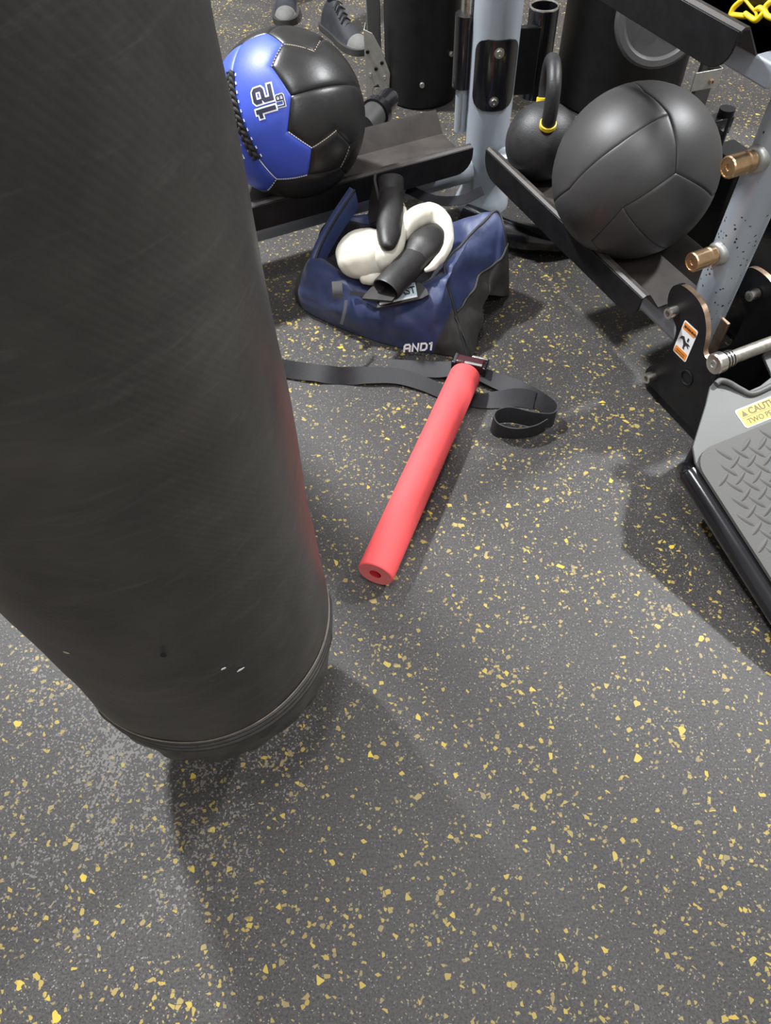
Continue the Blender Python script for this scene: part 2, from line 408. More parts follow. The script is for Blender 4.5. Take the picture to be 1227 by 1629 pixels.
b.build('chain', M_steel, hb)
# paint specks and a puncture in the vinyl
for p_, r_, m_, nm in (((-0.1872, 0.3182, 0.4669), .0028, M_white, 'paint_speck'), ((-0.1737, 0.3260, 0.4434), .0034, M_white, 'paint_speck'), ((-0.2288, 0.3029, 0.5428), .0042, M_lining, 'puncture'), ((-0.3223, 0.3060, 0.5521), .0028, M_thread, 'paint_speck')):
    n_ = (V(p_[0] - BX, p_[1] - BY, 0)).normalized(); t_ = n_.cross(Z); q_ = [p_]
    pl_ = [(r_ * (.7 + .5 * random.random()) * math.cos(k * math.pi / 5) * (.7 if nm == 'puncture' else 1.3), r_ * (.6 + .5 * random.random()) * math.sin(k * math.pi / 5) * (1.3 if nm == 'puncture' else .7)) for k in range(10)]
    MB().prism(pl_, V(p_) + n_ * .0022, Z.cross(n_), Z, .0004).build(nm, m_, hb, smooth=False)

# ------------------------------------------------------------------ storage rig
P1 = V(.325, 1.955, 0); P1R = .0585
P2 = V(.697, 1.185, 0); P2R = .039
P3 = V(-.68, 1.53, 0)
rig = empty('storage_rig', (P1.x, P1.y, 0), 'silver grey steel storage rig with black trays at right angles on upright posts', 'gym rig')
b = MB(); b.lathe(P1, Z, [(.078, 0), (.078, .012), (.070, .03), (.0605, .05), (P1R, .07), (P1R, 2.7)], 48); b.build('upright_post', M_grey, rig)
b = MB(); b.lathe(P2 + Z * .11, Z, [(P2R, 0), (P2R, 2.6)], 40); b.build('upright_post', M_greyworn, rig)
b = MB(); b.lathe(P3, Z, [(.07, 0), (.07, .012), (P1R, .05), (P1R, 2.7)], 40); b.build('upright_post', M_grey, rig)
b = MB(); b.tube([P3 + Z * 2.66, V(BX, BY, 2.66)], .045, 24); b.build('hanging_arm', M_grey, rig)
b = MB(); b.tube([V(BX, BY, 2.62), V(BX, BY, 2.53)], .014, 12); b.build('hanging_hook', M_steel, rig)
# black cover plate wrapped on the post, with two bolts
def post_patch(c, r, az0, az1, z0, z1, th, corner=.42, n=24, m=30):
    """plate bent round a post with rounded corners; az measured from -Y towards +X"""
    outer = []
    for i in range(m + 1):
        v = -1 + 2 * i / m; ext = 1.0
        e = (abs(v) - (1 - corner)) / corner
        if e > 0: ext = 1 - .55 * (1 - math.sqrt(max(0, 1 - e * e)))
        row = []
        for j in range(n + 1):
            u = (-1 + 2 * j / n) * ext
            az = (az0 + az1) / 2 + u * (az1 - az0) / 2; z = (z0 + z1) / 2 + v * (z1 - z0) / 2
            row.append((az, z))
        outer.append(row)
    vs = []; fs = []; w = n + 1
    for rad in (r, r + th):
        for row in outer:
            for az, z in row: vs.append((c.x + rad * math.sin(az), c.y - rad * math.cos(az), z))
    o = w * (m + 1)
    for i in range(m):
        for j in range(n):
            q = i * w + j
            fs.append((o + q, o + q + 1, o + q + w + 1, o + q + w)); fs.append((q, q + w, q + w + 1, q + 1))
    loop = [j for j in range(w)] + [i * w + n for i in range(1, m + 1)] + [m * w + j for j in range(n - 1, -1, -1)] + [i * w for i in range(m - 1, 0, -1)]
    for i in range(len(loop)):
        a, d = loop[i], loop[(i + 1) % len(loop)]
        fs.append((a, d, o + d, o + a))
    return MB().add(vs, fs)
pp = post_patch(P1, P1R, -1.02, .98, .288, .452, .004).build('cover_plate', M_gloss, rig, angle=50)
def bolt(p, n, r, h, m, parent, name='bolt', washer=True):
    p, n = V(p), V(n).normalized()
    b = MB(); pr = [(r, 0), (r, h * .7), (r * .9, h)]
    if washer: pr = [(r * 1.45, 0), (r * 1.45, h * .25), (r, h * .25)] + pr[1:]
    b.lathe(p, n, pr + [(r * .5, h), (r * .45, h * .55)], 20)
    return b.build(name, m, parent, angle=30)
for az, z in ((.02, .425), (-.02, .312)):
    d = V(math.sin(az), -math.cos(az), 0); bolt(P1 + d * (P1R + .003) + Z * z, d, .0085, .008, M_steel, pp)

# trays: folded sheet with a deep lip on each side and rounded lower corners
def tray(name, origin, along, across, l0, l1, ztop):
    """origin on the lip line; along = long direction; across = from the lip towards the back"""
    w = .216
    prof = [(0, 0), (.006, .004), (.016, .003), (.050, -.040), (.166, -.040), (.200, -.003), (.210, .004), (w, 0)]
    th = .004
    root = MB()
    k = len(prof); rs = []
    for l in (l0, l1):
        up = [origin + along * l + across * p[0] + Z * (ztop + p[1]) for p in prof]
        dn = [p - Z * th for p in reversed(up)]
        rs.append(up + dn)
    root.rings(rs)
    t = root.build(name, M_tray, rig, angle=25)
    for off in (0, w):       # side plates
        h, c = .062, .045
        poly = [(l0, 0), (l1, 0)]
        if True:
            poly = [(l0, 0)] + [(l0 + c - c * math.cos(q * math.pi / 12), -h + c - c * math.sin(q * math.pi / 12)) for q in range(0, 7)] + \
                   [(l1 - c + c * math.sin(q * math.pi / 12), -h + c - c * math.cos(q * math.pi / 12)) for q in range(0, 7)] + [(l1, 0)]
        pl = MB(); sgn = along.cross(Z).dot(across)
        pl.prism(poly, origin + across * (off + (.0 if off else 0)) + Z * ztop, along, Z, .004)
        pl.build('side_plate', M_black, t, angle=30, bevel=.001)
    return t
# right tray (runs along T, lip at s = .952), left tray (runs along N, lip at a = -1.56), upper right tray
tray('tray', N * .952, T, N, -1.535, -.880, .250)
tray('tray', T * -1.560, N, -T, -.02, .925, .250)
tray('tray', N * .952, T, N, -1.535, -.862, .740)
# support tubes under the trays
b = MB(); b.tube([sa(1.062, -1.62, .155), sa(1.070, -.80, .155)], .036, 24); b.build('base_tube', M_grey, rig)
b = MB(); b.tube([sa(.98, -1.672, .125), sa(-.02, -1.672, .125)], .036, 24); b.build('base_tube', M_grey, rig)
b = MB(); b.box(sa(1.065, -1.22, .682), (.13, .80, .036), (N, T, Z)); b.build('tray_support', M_grey, rig, bevel=.004)

# clamp of black plates at the second post
front = [(-.872, .250), (-.868, .268), (-.855, .281), (-.835, .286), (-.810, .286), (-.790, .281), (-.772, .270), (-.757, .252), (-.748, .235), (-.742, .215), (-.738, .200), (-.728, .192), (-.705, .190),
         (-.690, .178), (-.672, .120), (-.662, .060), (-.659, .020), (-.690, .004), (-.822, .004), (-.842, .008), (-.854, .022), (-.858, .045), (-.850, .066), (-.836, .080), (-.824, .095), (-.818, .115), (-.816, .150), (-.820, .190), (-.836, .205), (-.855, .215), (-.868, .230)]
fl = cr(front, 3, closed=True)
def plate(poly, s, th, name):
    b = MB(); b.prism([(a, z) for a, z in poly], N * s, T, Z, th)   # T x Z points towards -N
    return b
cp = plate(fl, 1.022, .012, 'clamp_plate').build('clamp_plate', [M_black, M_copper], rig, angle=35)
for p in cp.data.polygons:
    if len(p.vertices) == 4: p.material_index = 1  # reflection on the upper edges painted in as a copper tone
    mid = sum((cp.data.vertices[i].co for i in p.vertices), Vector()) / len(p.vertices) + WL[rig.name]
    if p.material_index and (mid.z < .19 or mid.dot(T) < -.85): p.material_index = 0
b = MB(); b.tube([sa(1.0095, -.749 + .016 * math.cos(t), .118 + .016 * math.sin(t)) for t in [2 * math.pi * k / 24 for k in range(24)]], .0022, 6, closed=True); b.build('hole_rim', M_black, cp)
cp2 = plate([(a + .02, z) for a, z in fl], 1.186, .012, 'clamp_plate').build('clamp_plate', [M_black, M_copper], rig, angle=35)
for p in cp2.data.polygons:
    mid = sum((cp2.data.vertices[i].co for i in p.vertices), Vector()) / len(p.vertices) + WL[rig.name]
    if len(p.vertices) == 4 and mid.z > .19: p.material_index = 1
for a, z in ((-.840, .226), (-.833, .049)):
    bolt(sa(1.010, a, z), -N, .0125, .020, M_steel, cp, washer=False)
bolt(sa(1.172, -.795, .245), -N, .012, .02, M_steel, cp2, washer=False)
b = MB(); b.box(sa(1.10, -.79, .13), (.008, .035, .16), (N, T, Z)); b.build('spacer_plate', M_copper, rig, bevel=.002)
b = MB(); b.box(sa(1.09, -.74, .012), (.16, .20, .024), (N, T, Z)); b.build('foot_plate', M_black, rig, bevel=.003)
# knurled cross bar with a bright end collar
br = MB(); br.tube([sa(1.005, -.690, .212), sa(1.62, -.690, .212)], .0135, 24); br = br.build('cross_bar', M_knurl, rig)
b = MB(); b.lathe(sa(.990, -.690, .212), N, [(.012, 0), (.0195, .001), (.0215, .004), (.0215, .018), (.0175, .020), (.0175, .042), (.0135, .043)], 32); b.build('end_collar', M_steel, br, angle=30)
b = MB(); b.lathe(sa(.9895, -.690, .212), -N, [(.010, 0), (.010, .001), (.005, .0012), (.0045, -.0005)], 24); b.build('end_cap', M_zinc, br, angle=30)
for i in range(3):
    b = MB(); b.lathe(sa(1.013 + i * .007, -.690, .212), N, [(.0178, 0), (.0182, .0005), (.0182, .003), (.0178, .0035)], 24); b.build('grip_ring', M_gloss, br)
# storage pegs on the second post
for z in (.352, .538):
    c = P2 + Z * z
    pg = MB(); pg.lathe(c, -N, [(.015, .03), (.015, .052), (.0185, .053), (.0185, .062), (.0165, .064), (.0165, .068), (.0185, .069), (.0185, .098), (.0170, .1005), (.0150, .1005), (.0148, .099), (.006, .099), (.0055, .0965)], 32)
    pg.build('storage_peg', M_brass, rig, angle=30)
    b = MB(); b.lathe(c, -N, [(.024, .030), (.023, .042), (.019, .047), (.015, .048)], 28); b.build('weld_collar', M_zinc, rig, angle=50)
# warning sticker on the clamp plate
def quad(o, ax, ay, x0, x1, y0, y1, n_off, rad=0.0):
    o, ax, ay = V(o), V(ax).normalized(), V(ay).normalized(); n = ax.cross(ay)
    if rad:
        poly = []
        for cx, cy, st in ((x1 - rad, y1 - rad, 0), (x0 + rad, y1 - rad, 90), (x0 + rad, y0 + rad, 180), (x1 - rad, y0 + rad, 270)):
            for q in range(5):
                an = math.radians(st + q * 22.5); poly.append((cx + rad * math.cos(an), cy + rad * math.sin(an)))
    else: poly = [(x0, y0), (x1, y0), (x1, y1), (x0, y1)]
    return MB().prism(poly, o + n * (n_off - .0004), ax, ay, .0004)
so = sa(1.010, -.788, .186)
st = quad(so, T, Z, -.021, .021, -.041, .041, .0006, .004).build('warning_sticker', M_white, cp, smooth=False)
quad(so, T, Z, -.018, .018, .022, .038, .0011, .002).build('sticker_band', M_orange, cp, smooth=False)
quad(so, T, Z, -.018, .018, -.038, -.022, .0011, .002).build('sticker_band', M_orange, cp, smooth=False)
link_mesh('sticker_text', text_mesh('WARNING', .0075, so + T * .003 + Z * .0275, T, Z, off=.0002, lift=.0014), M_ink, cp, smooth=False)
MB().prism([(-.016, .027), (-.010, .027), (-.013, .033)], so - N * .0012, T, Z, .0002).build('sticker_symbol', M_ink, cp, smooth=False)
for zz in (-.029, -.034):
    quad(so, T, Z, -.013, .013, zz - .001, zz + .001, .0014).build('sticker_line', M_inkbrown, cp, smooth=False)
hand = [(-.016, -.003), (-.013, .006), (-.006, .009), (-.002, .004), (.004, .000), (.010, .001), (.0155, .000), (.0155, -.002), (.010, -.003), (.015, -.008), (.013, -.009), (.006, -.005), (.003, -.013), (.006, -.017), (.000, -.017), (-.001, -.008), (-.006, -.001), (-.010, .001)]
MB().prism(hand, so - N * .0010, T, Z, .0003).build('sticker_symbol', M_ink, cp, smooth=False)
MB().prism([(.004, .004), (.008, .004), (.0085, .012), (.0045, .013)], so - N * .0010, T, Z, .0003).build('sticker_symbol', M_ink, cp, smooth=False)

# slotted guide rod and black sleeve left of the first post, bar holder on its right
g = V(.2515, 1.975, 0)
b = MB(); b.tube([g + Z * .203, g + Z * .33], .0165, 20); gr = b.build('guide_rod', M_grey, rig)
b = MB(); b.box(g + V(-.002, -.0165, .262), (.004, .003, .095)); b.build('slot', M_zinc, gr, bevel=.001)
b = MB(); b.tube([g + V(0, .006, .315), g + V(0, .006, .48)], .027, 24); b.build('sleeve', M_gloss, rig)
b = MB(); b.tube([g + V(.004, .006, .478), g + V(.004, .006, .9)], .016, 20); b.build('sleeve_rod', M_steel, rig)
h = V(.452, 2.03, 0)
b = MB(); hr = [(.040, .30), (.040, .460)]
b.lathe(h, Z, [(.034, .26), (.037, .262), (.037, .470), (.033, .470), (.033, .27)], 36, caps=(True, True)); bh = b.build('bar_holder', M_gloss, rig, angle=30)
ring = [h + V(.035 * math.cos(t), .035 * math.sin(t), .471) for t in [2 * math.pi * k / 32 for k in range(32)]]
b = MB(); b.tube(ring, .0028, 8, closed=True); b.build('holder_rim', M_steel, bh)
b = MB(); b.box((.395, 2.0, .36), (.10, .02, .16)); b.build('holder_bracket', M_black, rig, bevel=.003)
# glossy black floor pipe behind the duffel
pth = cr([(.26, 1.82, .038), (.335, 1.765, .038), (.42, 1.712, .038), (.52, 1.700, .038), (.62, 1.745, .038), (.70, 1.86, .038), (.74, 1.98, .038)], 8)
b = MB(); b.tube(pth, .037, 28); b.build('floor_pipe', M_gloss, rig, angle=60)

# ------------------------------------------------------------------ sloping foot platform at the right
O = sa(.8467, -.5179, .150); EB = (-T + Z * .26).normalized(); EN = N.cross(EB).normalized()
def pf(x, y, h=0.0): return O + N * x + EB * y + EN * h
step = empty('foot_platform', (O.x, O.y, 0), 'grey sloping foot platform with diamond tread mat and yellow caution sticker', 'platform')
out = [(.004, -.43), (.004, -.02), (.006, .02), (.020, .050), (.096, .118), (.128, .150), (.146, .157), (.163, .150), (.178, .130), (.196, .112), (.225, .113), (.262, .122), (.268, .150), (.274, .172), (.286, .178), (.40, .178), (.40, -.43)]
MB().prism(out, pf(0, 0, -.010), N, EB, .006).build('deck_plate', M_plate, step, bevel=.001)
# folded ridge along the back of the plate
b = MB(); b.tube(cr([pf(.136, .148, .002), pf(.148, .150, .004), pf(.163, .140, .002), pf(.180, .118, -.001), pf(.200, .102, -.002), pf(.27, .105, -.002), pf(.40, .105, -.002)], 6), .006, 10); b.build('folded_edge', M_plate, step)
# rubber mat with rounded corner and raised tread bars
cor = .045; mp_ = [(.40, -.43), (.40, .036)] + [(cor + .002 - cor * math.sin(q * math.pi / 16), .036 - cor + cor * math.cos(q * math.pi / 16)) for q in range(9)] + [(.002, -.43)]
b = MB(); b.prism(mp_, pf(0, 0, -.004), N, EB, .007)
ca, sn = math.cos(math.radians(28)), math.sin(math.radians(28))
def bar_bump(b, cx, cy, dx, dy):
    L_, W_, H_ = .0195, .0052, .0026
    nx, ny = -dy, dx; vs = []; fs = []; k = 7
    for i in range(k):
        t = -1 + 2 * i / (k - 1); w = W_ * math.sqrt(max(0.02, 1 - t * t)); hh = H_ * math.sqrt(max(0.0, 1 - t * t))
        px, py = cx + dx * L_ * t, cy + dy * L_ * t
        vs += [pf(px - nx * w, py - ny * w, .0028), pf(px - nx * w * .35, py - ny * w * .35, .003 + hh), pf(px + nx * w * .35, py + ny * w * .35, .003 + hh), pf(px + nx * w, py + ny * w, .0028)]
    for i in range(k - 1):
        for j in range(3):
            q = i * 4 + j; fs.append((q, q + 1, q + 5, q + 4))
    b.add(vs, fs)
for i in range(-30, 40):
    for j in range(-30, 40):
        u, v = i * .0235, j * .0235
        x = .02 + ca * u - sn * v * 1.0 ; y = -.01 + sn * u + ca * v
        if (i + j) % 2: dx, dy = ca, sn
        else: dx, dy = -sn, ca
        if .022 < x < .385 and -.42 < y < .022 and not (x < .045 and y > .0): bar_bump(b, x, y, dx, dy)
b.build('tread_mat', M_rubber, step, angle=50)
# black tube rim on the left edge, end tab, black strip under it and feet
b = MB(); b.tube(cr([pf(.012, .020, -.052), pf(-.002, .0, -.032), pf(-.004, -.03, -.026), pf(-.004, -.43, -.026)], 8), .021, 20, roundend=True); b.build('rim_tube', M_gloss, step, angle=60)
b = MB(); b.prism([(-.43, -.085), (.0, -.075), (.024, -.05), (.02, -.02), (-.43, -.03)], pf(.006, 0, 0), -EB * -1, EN, .004); b.build('black_side_strip', M_black, step)
b = MB(); b.tube([pf(.385, .02, -.03), pf(.385, -.43, -.03)], .021, 16); b.build('rim_tube', M_gloss, step)
for x in (.03, .37):
    c = pf(x, -.40, -.03); b = MB(); b.tube([c, V(c.x, c.y, .0)], .018, 16); b.build('foot', M_black, step)
    c = pf(x + (.09 if x < .1 else 0), .10, -.01); b = MB(); b.tube([c, V(c.x, c.y, .0)], .016, 16); b.build('foot', M_black, step)
# caution sticker
ro = pf(.182, .064, -.0038)
quad(ro, N, EB, -.042, .13, -.021, .021, .0006, .006).build('caution_sticker', M_white, step, smooth=False)
quad(ro, N, EB, -.0395, .1275, -.0185, .0185, .0011, .005).build('sticker_field', M_stickyellow, step, smooth=False)
quad(ro, N, EB, -.037, .125, -.0006, .0004, .0014).build('sticker_line', M_inkbrown, step, smooth=False)
link_mesh('sticker_text', text_mesh('CAUTION', .0195, ro + N * -.016 + EB * .0025, N, EB, off=.0005, align='LEFT', lift=.0014), M_inkbrown, step, smooth=False)
link_mesh('sticker_text', text_mesh('TWO PERSON', .0155, ro + N * -.030 + EB * -.0150, N, EB, off=.0002, align='LEFT', lift=.0014), M_inkbrown, step, smooth=False)
MB().prism([(-.034, .0025), (-.020, .0025), (-.027, .0155)], ro + EN * .0012, N, EB, .0002).build('sticker_symbol', M_inkbrown, step, smooth=False)

# ------------------------------------------------------------------ medicine balls built from sewn panels
def ball_panels(obj, c, R, Vd, panels, flat, depth=.018, wid=.05, n=14):
    c = V(c); D = {k: V(v).normalized() for k, v in Vd.items()}
    def seg_dist(p, a, b_):
        nn = a.cross(b_)
        if nn.length < 1e-6: return p.angle(a)
        nn.normalize(); q = p - nn * p.dot(nn)
        if q.length > 1e-6:
            q.normalize()
            if a.cross(q).dot(nn) >= 0 and q.cross(b_).dot(nn) >= 0: return abs(math.asin(max(-1, min(1, p.dot(nn)))))
        return min(p.angle(a), p.angle(b_))
    for name, m, polys in panels:
        edges = []
        for poly in polys:
            for i in range(len(poly)):
                e = frozenset((poly[i], poly[(i + 1) % len(poly)]))
                if e not in flat: edges.append((D[poly[i]], D[poly[(i + 1) % len(poly)]]))
        vs = []; fs = []; key = {}
        def vid(p):
            k = (round(p.x, 5), round(p.y, 5), round(p.z, 5))
            if k not in key:
                d = min(seg_dist(p, a, b_) for a, b_ in edges)
                r = R * (1 - depth * math.exp(-(d / wid) ** 1.2 * 2.2) - (.006 if d < 1e-4 else 0))
                key[k] = len(vs); vs.append(c + p * r)
            return key[k]
        for poly in polys:
            pts = [D[k] for k in poly]; ctr = sum(pts, Vector()).normalized()
            if name == 'back_panel': ctr = -_view_dir(c)
            for i in range(len(pts)):
                a, d = pts[i], pts[(i + 1) % len(pts)]
                # split each spoke triangle, denser towards the seam
                gr = []
                for q in range(n + 1):
                    t = 1 - (1 - q / n) ** 1.6
                    row = []
                    w = max(1, q)
                    for j in range(w + 1):
                        f_ = j / w if q else 0
                        e_ = (a * (1 - f_) + d * f_)
                        p = ctr * (1 - t) + e_ * t
                        row.append(vid(p.normalized()))
                    gr.append(row)
                for q in range(1, n + 1):
                    up, dn = gr[q - 1], gr[q]
                    if q == 1: fs.append((up[0], dn[0], dn[1])); continue
                    for j in range(len(dn) - 1):
                        fs.append((up[min(j, len(up) - 1)], dn[j], dn[j + 1]))
                        if j < len(up) - 1: fs.append((up[j], dn[j + 1], up[j + 1]))
        fs = [f_ for f_ in fs if len(set(f_)) == 3]
        fx = []
        for f_ in fs:
            p0, p1, p2 = (vs[i] for i in f_)
            fx.append(f_ if (p1 - p0).cross(p2 - p0).dot((p0 + p1 + p2) / 3 - c) > 0 else f_[::-1])
        MB().add(vs, fx).build(name, m, obj, angle=80)
def _view_dir(c): return (V(0, 0, 1.2) - c).normalized()

def on_ball(c, R, d, off=0.0): return V(c) + V(d).normalized() * (R + off)

# blue and black ball on the left tray
C1, R1 = V(-.1830, 1.7250, .3770), .1780
b1 = empty('medicine_ball', (C1.x, C1.y, C1.z - R1), 'royal blue and black laced medicine ball marked 12 LB', 'medicine ball', 'medicine balls on the trays')
d1 = {'T': (-0.4625, 0.0332, 0.8860), 'b': (-0.1332, 0.0173, 0.9909), 'c': (0.0608, -0.2464, 0.9673), 'd': (-0.0772, -0.5297, 0.8446), 'e': (0.1361, -0.7752, 0.6169), 'f': (0.0532, -0.9549, 0.2920), 'g': (0.3265, -0.9428, 0.0671), 'h': (0.2378, -0.9292, -0.2828), 'i': (-0.1740, -0.9310, -0.3209),
      'L1': (-0.5825, -0.3486, 0.7343), 'L2': (-0.3591, -0.9324, -0.0413), 'j': (-0.3429, -0.7402, -0.5784), 'p': (0.4274, -0.2441, 0.8705), 'q': (0.4941, 0.0508, 0.8679), 's': (0.9610, 0.1451, 0.2355), 't': (0.9694, -0.2146, -0.1197), 'u': (0.7941, -0.6006, -0.0932), 'v': (0.6389, -0.7500, 0.1709), 'x': (0.6538, -0.6738, -0.3444),
      'T2': (-0.7594, 0.2064, 0.6170), 'Nn': (0.0760, 0.5068, 0.8587), 'Nq': (0.5283, 0.6113, 0.5892), 'NE': (0.6967, 0.6694, 0.2581), 'E': (0.8297, 0.4819, -0.2819), 'SE': (0.5558, 0.1611, -0.8156), 'S': (-0.1508, -0.0550, -0.9870), 'SW': (-0.7033, 0.1070, -0.7028), 'W': (-0.9142, 0.3752, -0.1534), 'NW': (-0.7422, 0.4921, 0.4550)}
pan1 = [('blue_panel', M_blue, [('T', 'b', 'c', 'd', 'L1'), ('L1', 'd', 'e', 'f', 'L2'), ('L2', 'f', 'g', 'h', 'i')]),
        ('blue_panel', M_blue, [('T', 'L1', 'L2', 'i', 'j', 'SW', 'W', 'NW', 'T2')]),
        ('black_panel', M_ballblack, [('T2', 'T', 'b', 'Nn', 'NW')]),
        ('black_panel', M_ballblack, [('b', 'c', 'p', 'q', 'Nq', 'Nn')]),
        ('black_panel', M_ballblack, [('d', 'c', 'p', 'q', 'Nq', 'NE', 's', 'e')]),
        ('black_panel', M_ballblack, [('e', 's', 't', 'u', 'v', 'g', 'f')]),
        ('black_panel', M_ballblack, [('g', 'v', 'u', 'x', 'h')]),
        ('black_panel', M_ballblack, [('s', 'NE', 'E', 'SE', 'x', 'u', 't')]),
        ('black_panel', M_ballblack, [('i', 'h', 'x', 'SE', 'S', 'SW', 'j')]),
        ('back_panel', M_ballblack, [('NW', 'W', 'SW', 'S', 'SE', 'E', 'NE', 'Nq', 'Nn')])]
ball_panels(b1, C1, R1, d1, pan1, {frozenset(('d', 'L1')), frozenset(('L2', 'f'))}, depth=.016)
# stitches along some seams
def stitches(obj, c, R, a, d, n, m, ln=.004, r=.0011, off=-.002):
    a, d = V(a).normalized(), V(d).normalized(); b = MB()
    for i in range(n):
        p = a.slerp(d, (i + .5) / n); q = a.slerp(d, min(1, (i + .5) / n + ln / (R * a.angle(d))))
        b.tube([c + p * (R + off), c + q * (R + off)], r, 6)
    b.build('stitching', m, obj)
for k1, k2, n_ in (('L2', 'i', 14), ('f', 'g', 11), ('g', 'v', 12), ('c', 'p', 14), ('p', 'q', 5), ('u', 'x', 8), ('h', 'i', 14), ('c', 'd', 8), ('i', 'j', 6)):
    stitches(b1, C1, R1, d1[k1], d1[k2], n_, M_thread if k1 in 'gcpu' else M_white)
# braided black lacing
la, lb = V(d1['L1']).normalized(), V(d1['L2']).normalized()
side = la.cross(lb).normalized()
for s_ in range(3):
    path = []
    for i in range(121):
        t = i / 120; d = la.slerp(lb, .02 + .96 * t); ph = t * math.pi * 2 * 4 + s_ * 2 * math.pi / 3
        path.append(C1 + d * (R1 + .004 + .0028 * math.sin(2 * ph)) + side * (.0062 * math.sin(ph)))
    MB().tube(path, .0042, 8).build('lacing', M_cord, b1)
for i in range(10):   # small pale stitches each side of the lacing
    t = .06 + .9 * i / 9; d = la.slerp(lb, t)
    for sg in (-1, 1):
        p = C1 + d * (R1 + .0005) + side * (sg * .0125); q = C1 + la.slerp(lb, t + .03) * (R1 + .0005) + side * (sg * .0125)
        MB().tube([p, q], .0013, 6).build('lacing_stitch', M_white, b1)
# printed weight: block numerals with a white outline, reading upward along the panel
GL = {'1': [[(.08, .86), (.34, .86)], [(.34, 1.0), (.34, 0)]],
      '2': [[(0, .70), (0, .92), (.10, 1.0), (.58, 1.0), (.68, .92), (.68, .58), (.58, .50), (.12, .48), (.0, .40), (0, 0), (.70, 0)]],
      'L': [[(0, 1.0), (0, 0), (.62, 0)]],
      'B': [[(0, .5), (0, 1.0), (.55, 1.0), (.66, .90), (.66, .62), (.55, .5), (0, .5)], [(0, .5), (0, 0), (.58, 0), (.70, .1), (.70, .4), (.55, .5)]]}
def stroke_poly(pts, w):
    """wide polyline with mitred corners -> left and right edges"""
    out_ = []; k = len(pts)
    P_ = [V(p[0], p[1], 0) for p in pts]
    for q in range(k):
        d0 = (P_[q] - P_[q - 1]).normalized() if q else (P_[1] - P_[0]).normalized()
        d1_ = (P_[q + 1] - P_[q]).normalized() if q < k - 1 else d0
        n0, n1 = V(-d0.y, d0.x, 0), V(-d1_.y, d1_.x, 0); m_ = (n0 + n1).normalized(); m_ *= w / max(.5, m_.dot(n0))
        p_ = P_[q] - (d0 * w if q == 0 else V(0, 0, 0)) + (d1_ * w if q == k - 1 else V(0, 0, 0))
        out_.append((p_ + m_, p_ - m_))
    return out_
def ball_strokes(s, size, dcen, dup, w, m, lift, gap=.80, name='weight_print', asp=.92):
    wv = V(dcen).normalized(); ax = (V(dup) - V(dcen)); ax = (ax - wv * ax.dot(wv)).normalized(); ay = wv.cross(ax); b = MB(); tot = gap * (len(s) - 1) + .66
    for ci, ch in enumerate(s):
        for st_ in GL[ch]:
            pr_ = stroke_poly([(x * asp, y) for x, y in st_], w)
            for q in range(len(pr_) - 1):
                (l0, r0), (l1, r1) = pr_[q], pr_[q + 1]; rows_ = []
                for e in range(5):
                    t = e / 4
                    for pt in (l0.lerp(l1, t), l0.lerp(l1, t).lerp(r0.lerp(r1, t), .5), r0.lerp(r1, t)):
                        x, y = (pt.x + ci * gap - tot / 2) * size, (pt.y - .5) * size
                        rows_.append(C1 + (wv + (ax * x + ay * y) / R1).normalized() * (R1 + lift))
                b.add(rows_, [(e * 3 + g, e * 3 + g + 1, e * 3 + g + 4, e * 3 + g + 3) for e in range(4) for g in range(2)])
    b.build(name, m, b1, smooth=False)
ball_strokes('12', .037, (-0.1951, -0.7978, 0.5705), (-0.2346, -0.6003, 0.7646), .20, M_white, .0006)
ball_strokes('12', .037, (-0.1951, -0.7978, 0.5705), (-0.2346, -0.6003, 0.7646), .115, M_navyprint, .0012)
ball_strokes('LB', .0145, (0.0018, -0.8124, 0.5830), (-0.0184, -0.7409, 0.6713), .20, M_white, .0008)
ball_strokes('LB', .0145, (0.0018, -0.8124, 0.5830), (-0.0184, -0.7409, 0.6713), .10, M_navyprint, .0014)
# white maker's print left of the lacing, running down the panel edge
for i in range(9):
    t = i / 8; d = V((-0.6704, -0.5766, 0.4670)).normalized().slerp(V((-0.5695, -0.8163, 0.0964)).normalized(), t); q = V((-0.6704, -0.5766, 0.4670)).normalized().slerp(V((-0.5695, -0.8163, 0.0964)).normalized(), t + .05)
    MB().tube([C1 + d * R1, C1 + q * (R1)], .0015, 6).build('maker_print', M_white, b1)
tri = [(-0.6362, -0.7654, 0.0965), (-0.6195, -0.7780, -0.1045), (-0.5463, -0.8340, -0.0778), (-0.5839, -0.8115, 0.0238)]
MB().tube([on_ball(C1, R1, x, .0002) for x in tri], .0013, 6, closed=True).build('maker_print', M_white, b1)

# plain charcoal ball on the right tray
C2, R2 = V(.5590, 1.4340, .3680), .1700
b2 = empty('medicine_ball', (C2.x, C2.y, C2.z - R2), 'plain charcoal black medicine ball with thin seams beside the brass pegs', 'medicine ball', 'medicine balls on the trays')
d2 = {'A': (0.0506, -0.4013, 0.9145), 'J2': (0.1246, -0.6814, 0.7212), 'J': (0.1328, -0.8617, 0.4898), 'K': (-0.3815, -0.9163, 0.1220), 'M': (-0.5763, -0.6797, -0.4537), 'N1': (-0.1443, -0.0351, 0.9889), 'Q': (0.7638, -0.6439, 0.0439), 'R': (0.4606, -0.6316, -0.6236), 'S1': (-0.1648, -0.5764, -0.8004),
      's1': (-0.9069, -0.4144, 0.0760), 's2': (-0.4789, -0.5529, 0.6819),
      'W': (-0.4210, 0.5586, -0.7146), 'NW': (-0.4334, 0.9012, -0.0044), 'N': (-0.1357, 0.8182, 0.5587), 'NE': (0.6824, 0.4246, 0.5951), 'E': (0.9749, 0.0769, -0.2089), 'SE': (0.7421, 0.1879, -0.6435), 'SS': (0.5566, 0.1016, -0.8246), 'S': (0.2288, -0.0175, -0.9733), 'SW': (-0.2077, 0.2659, -0.9413)}
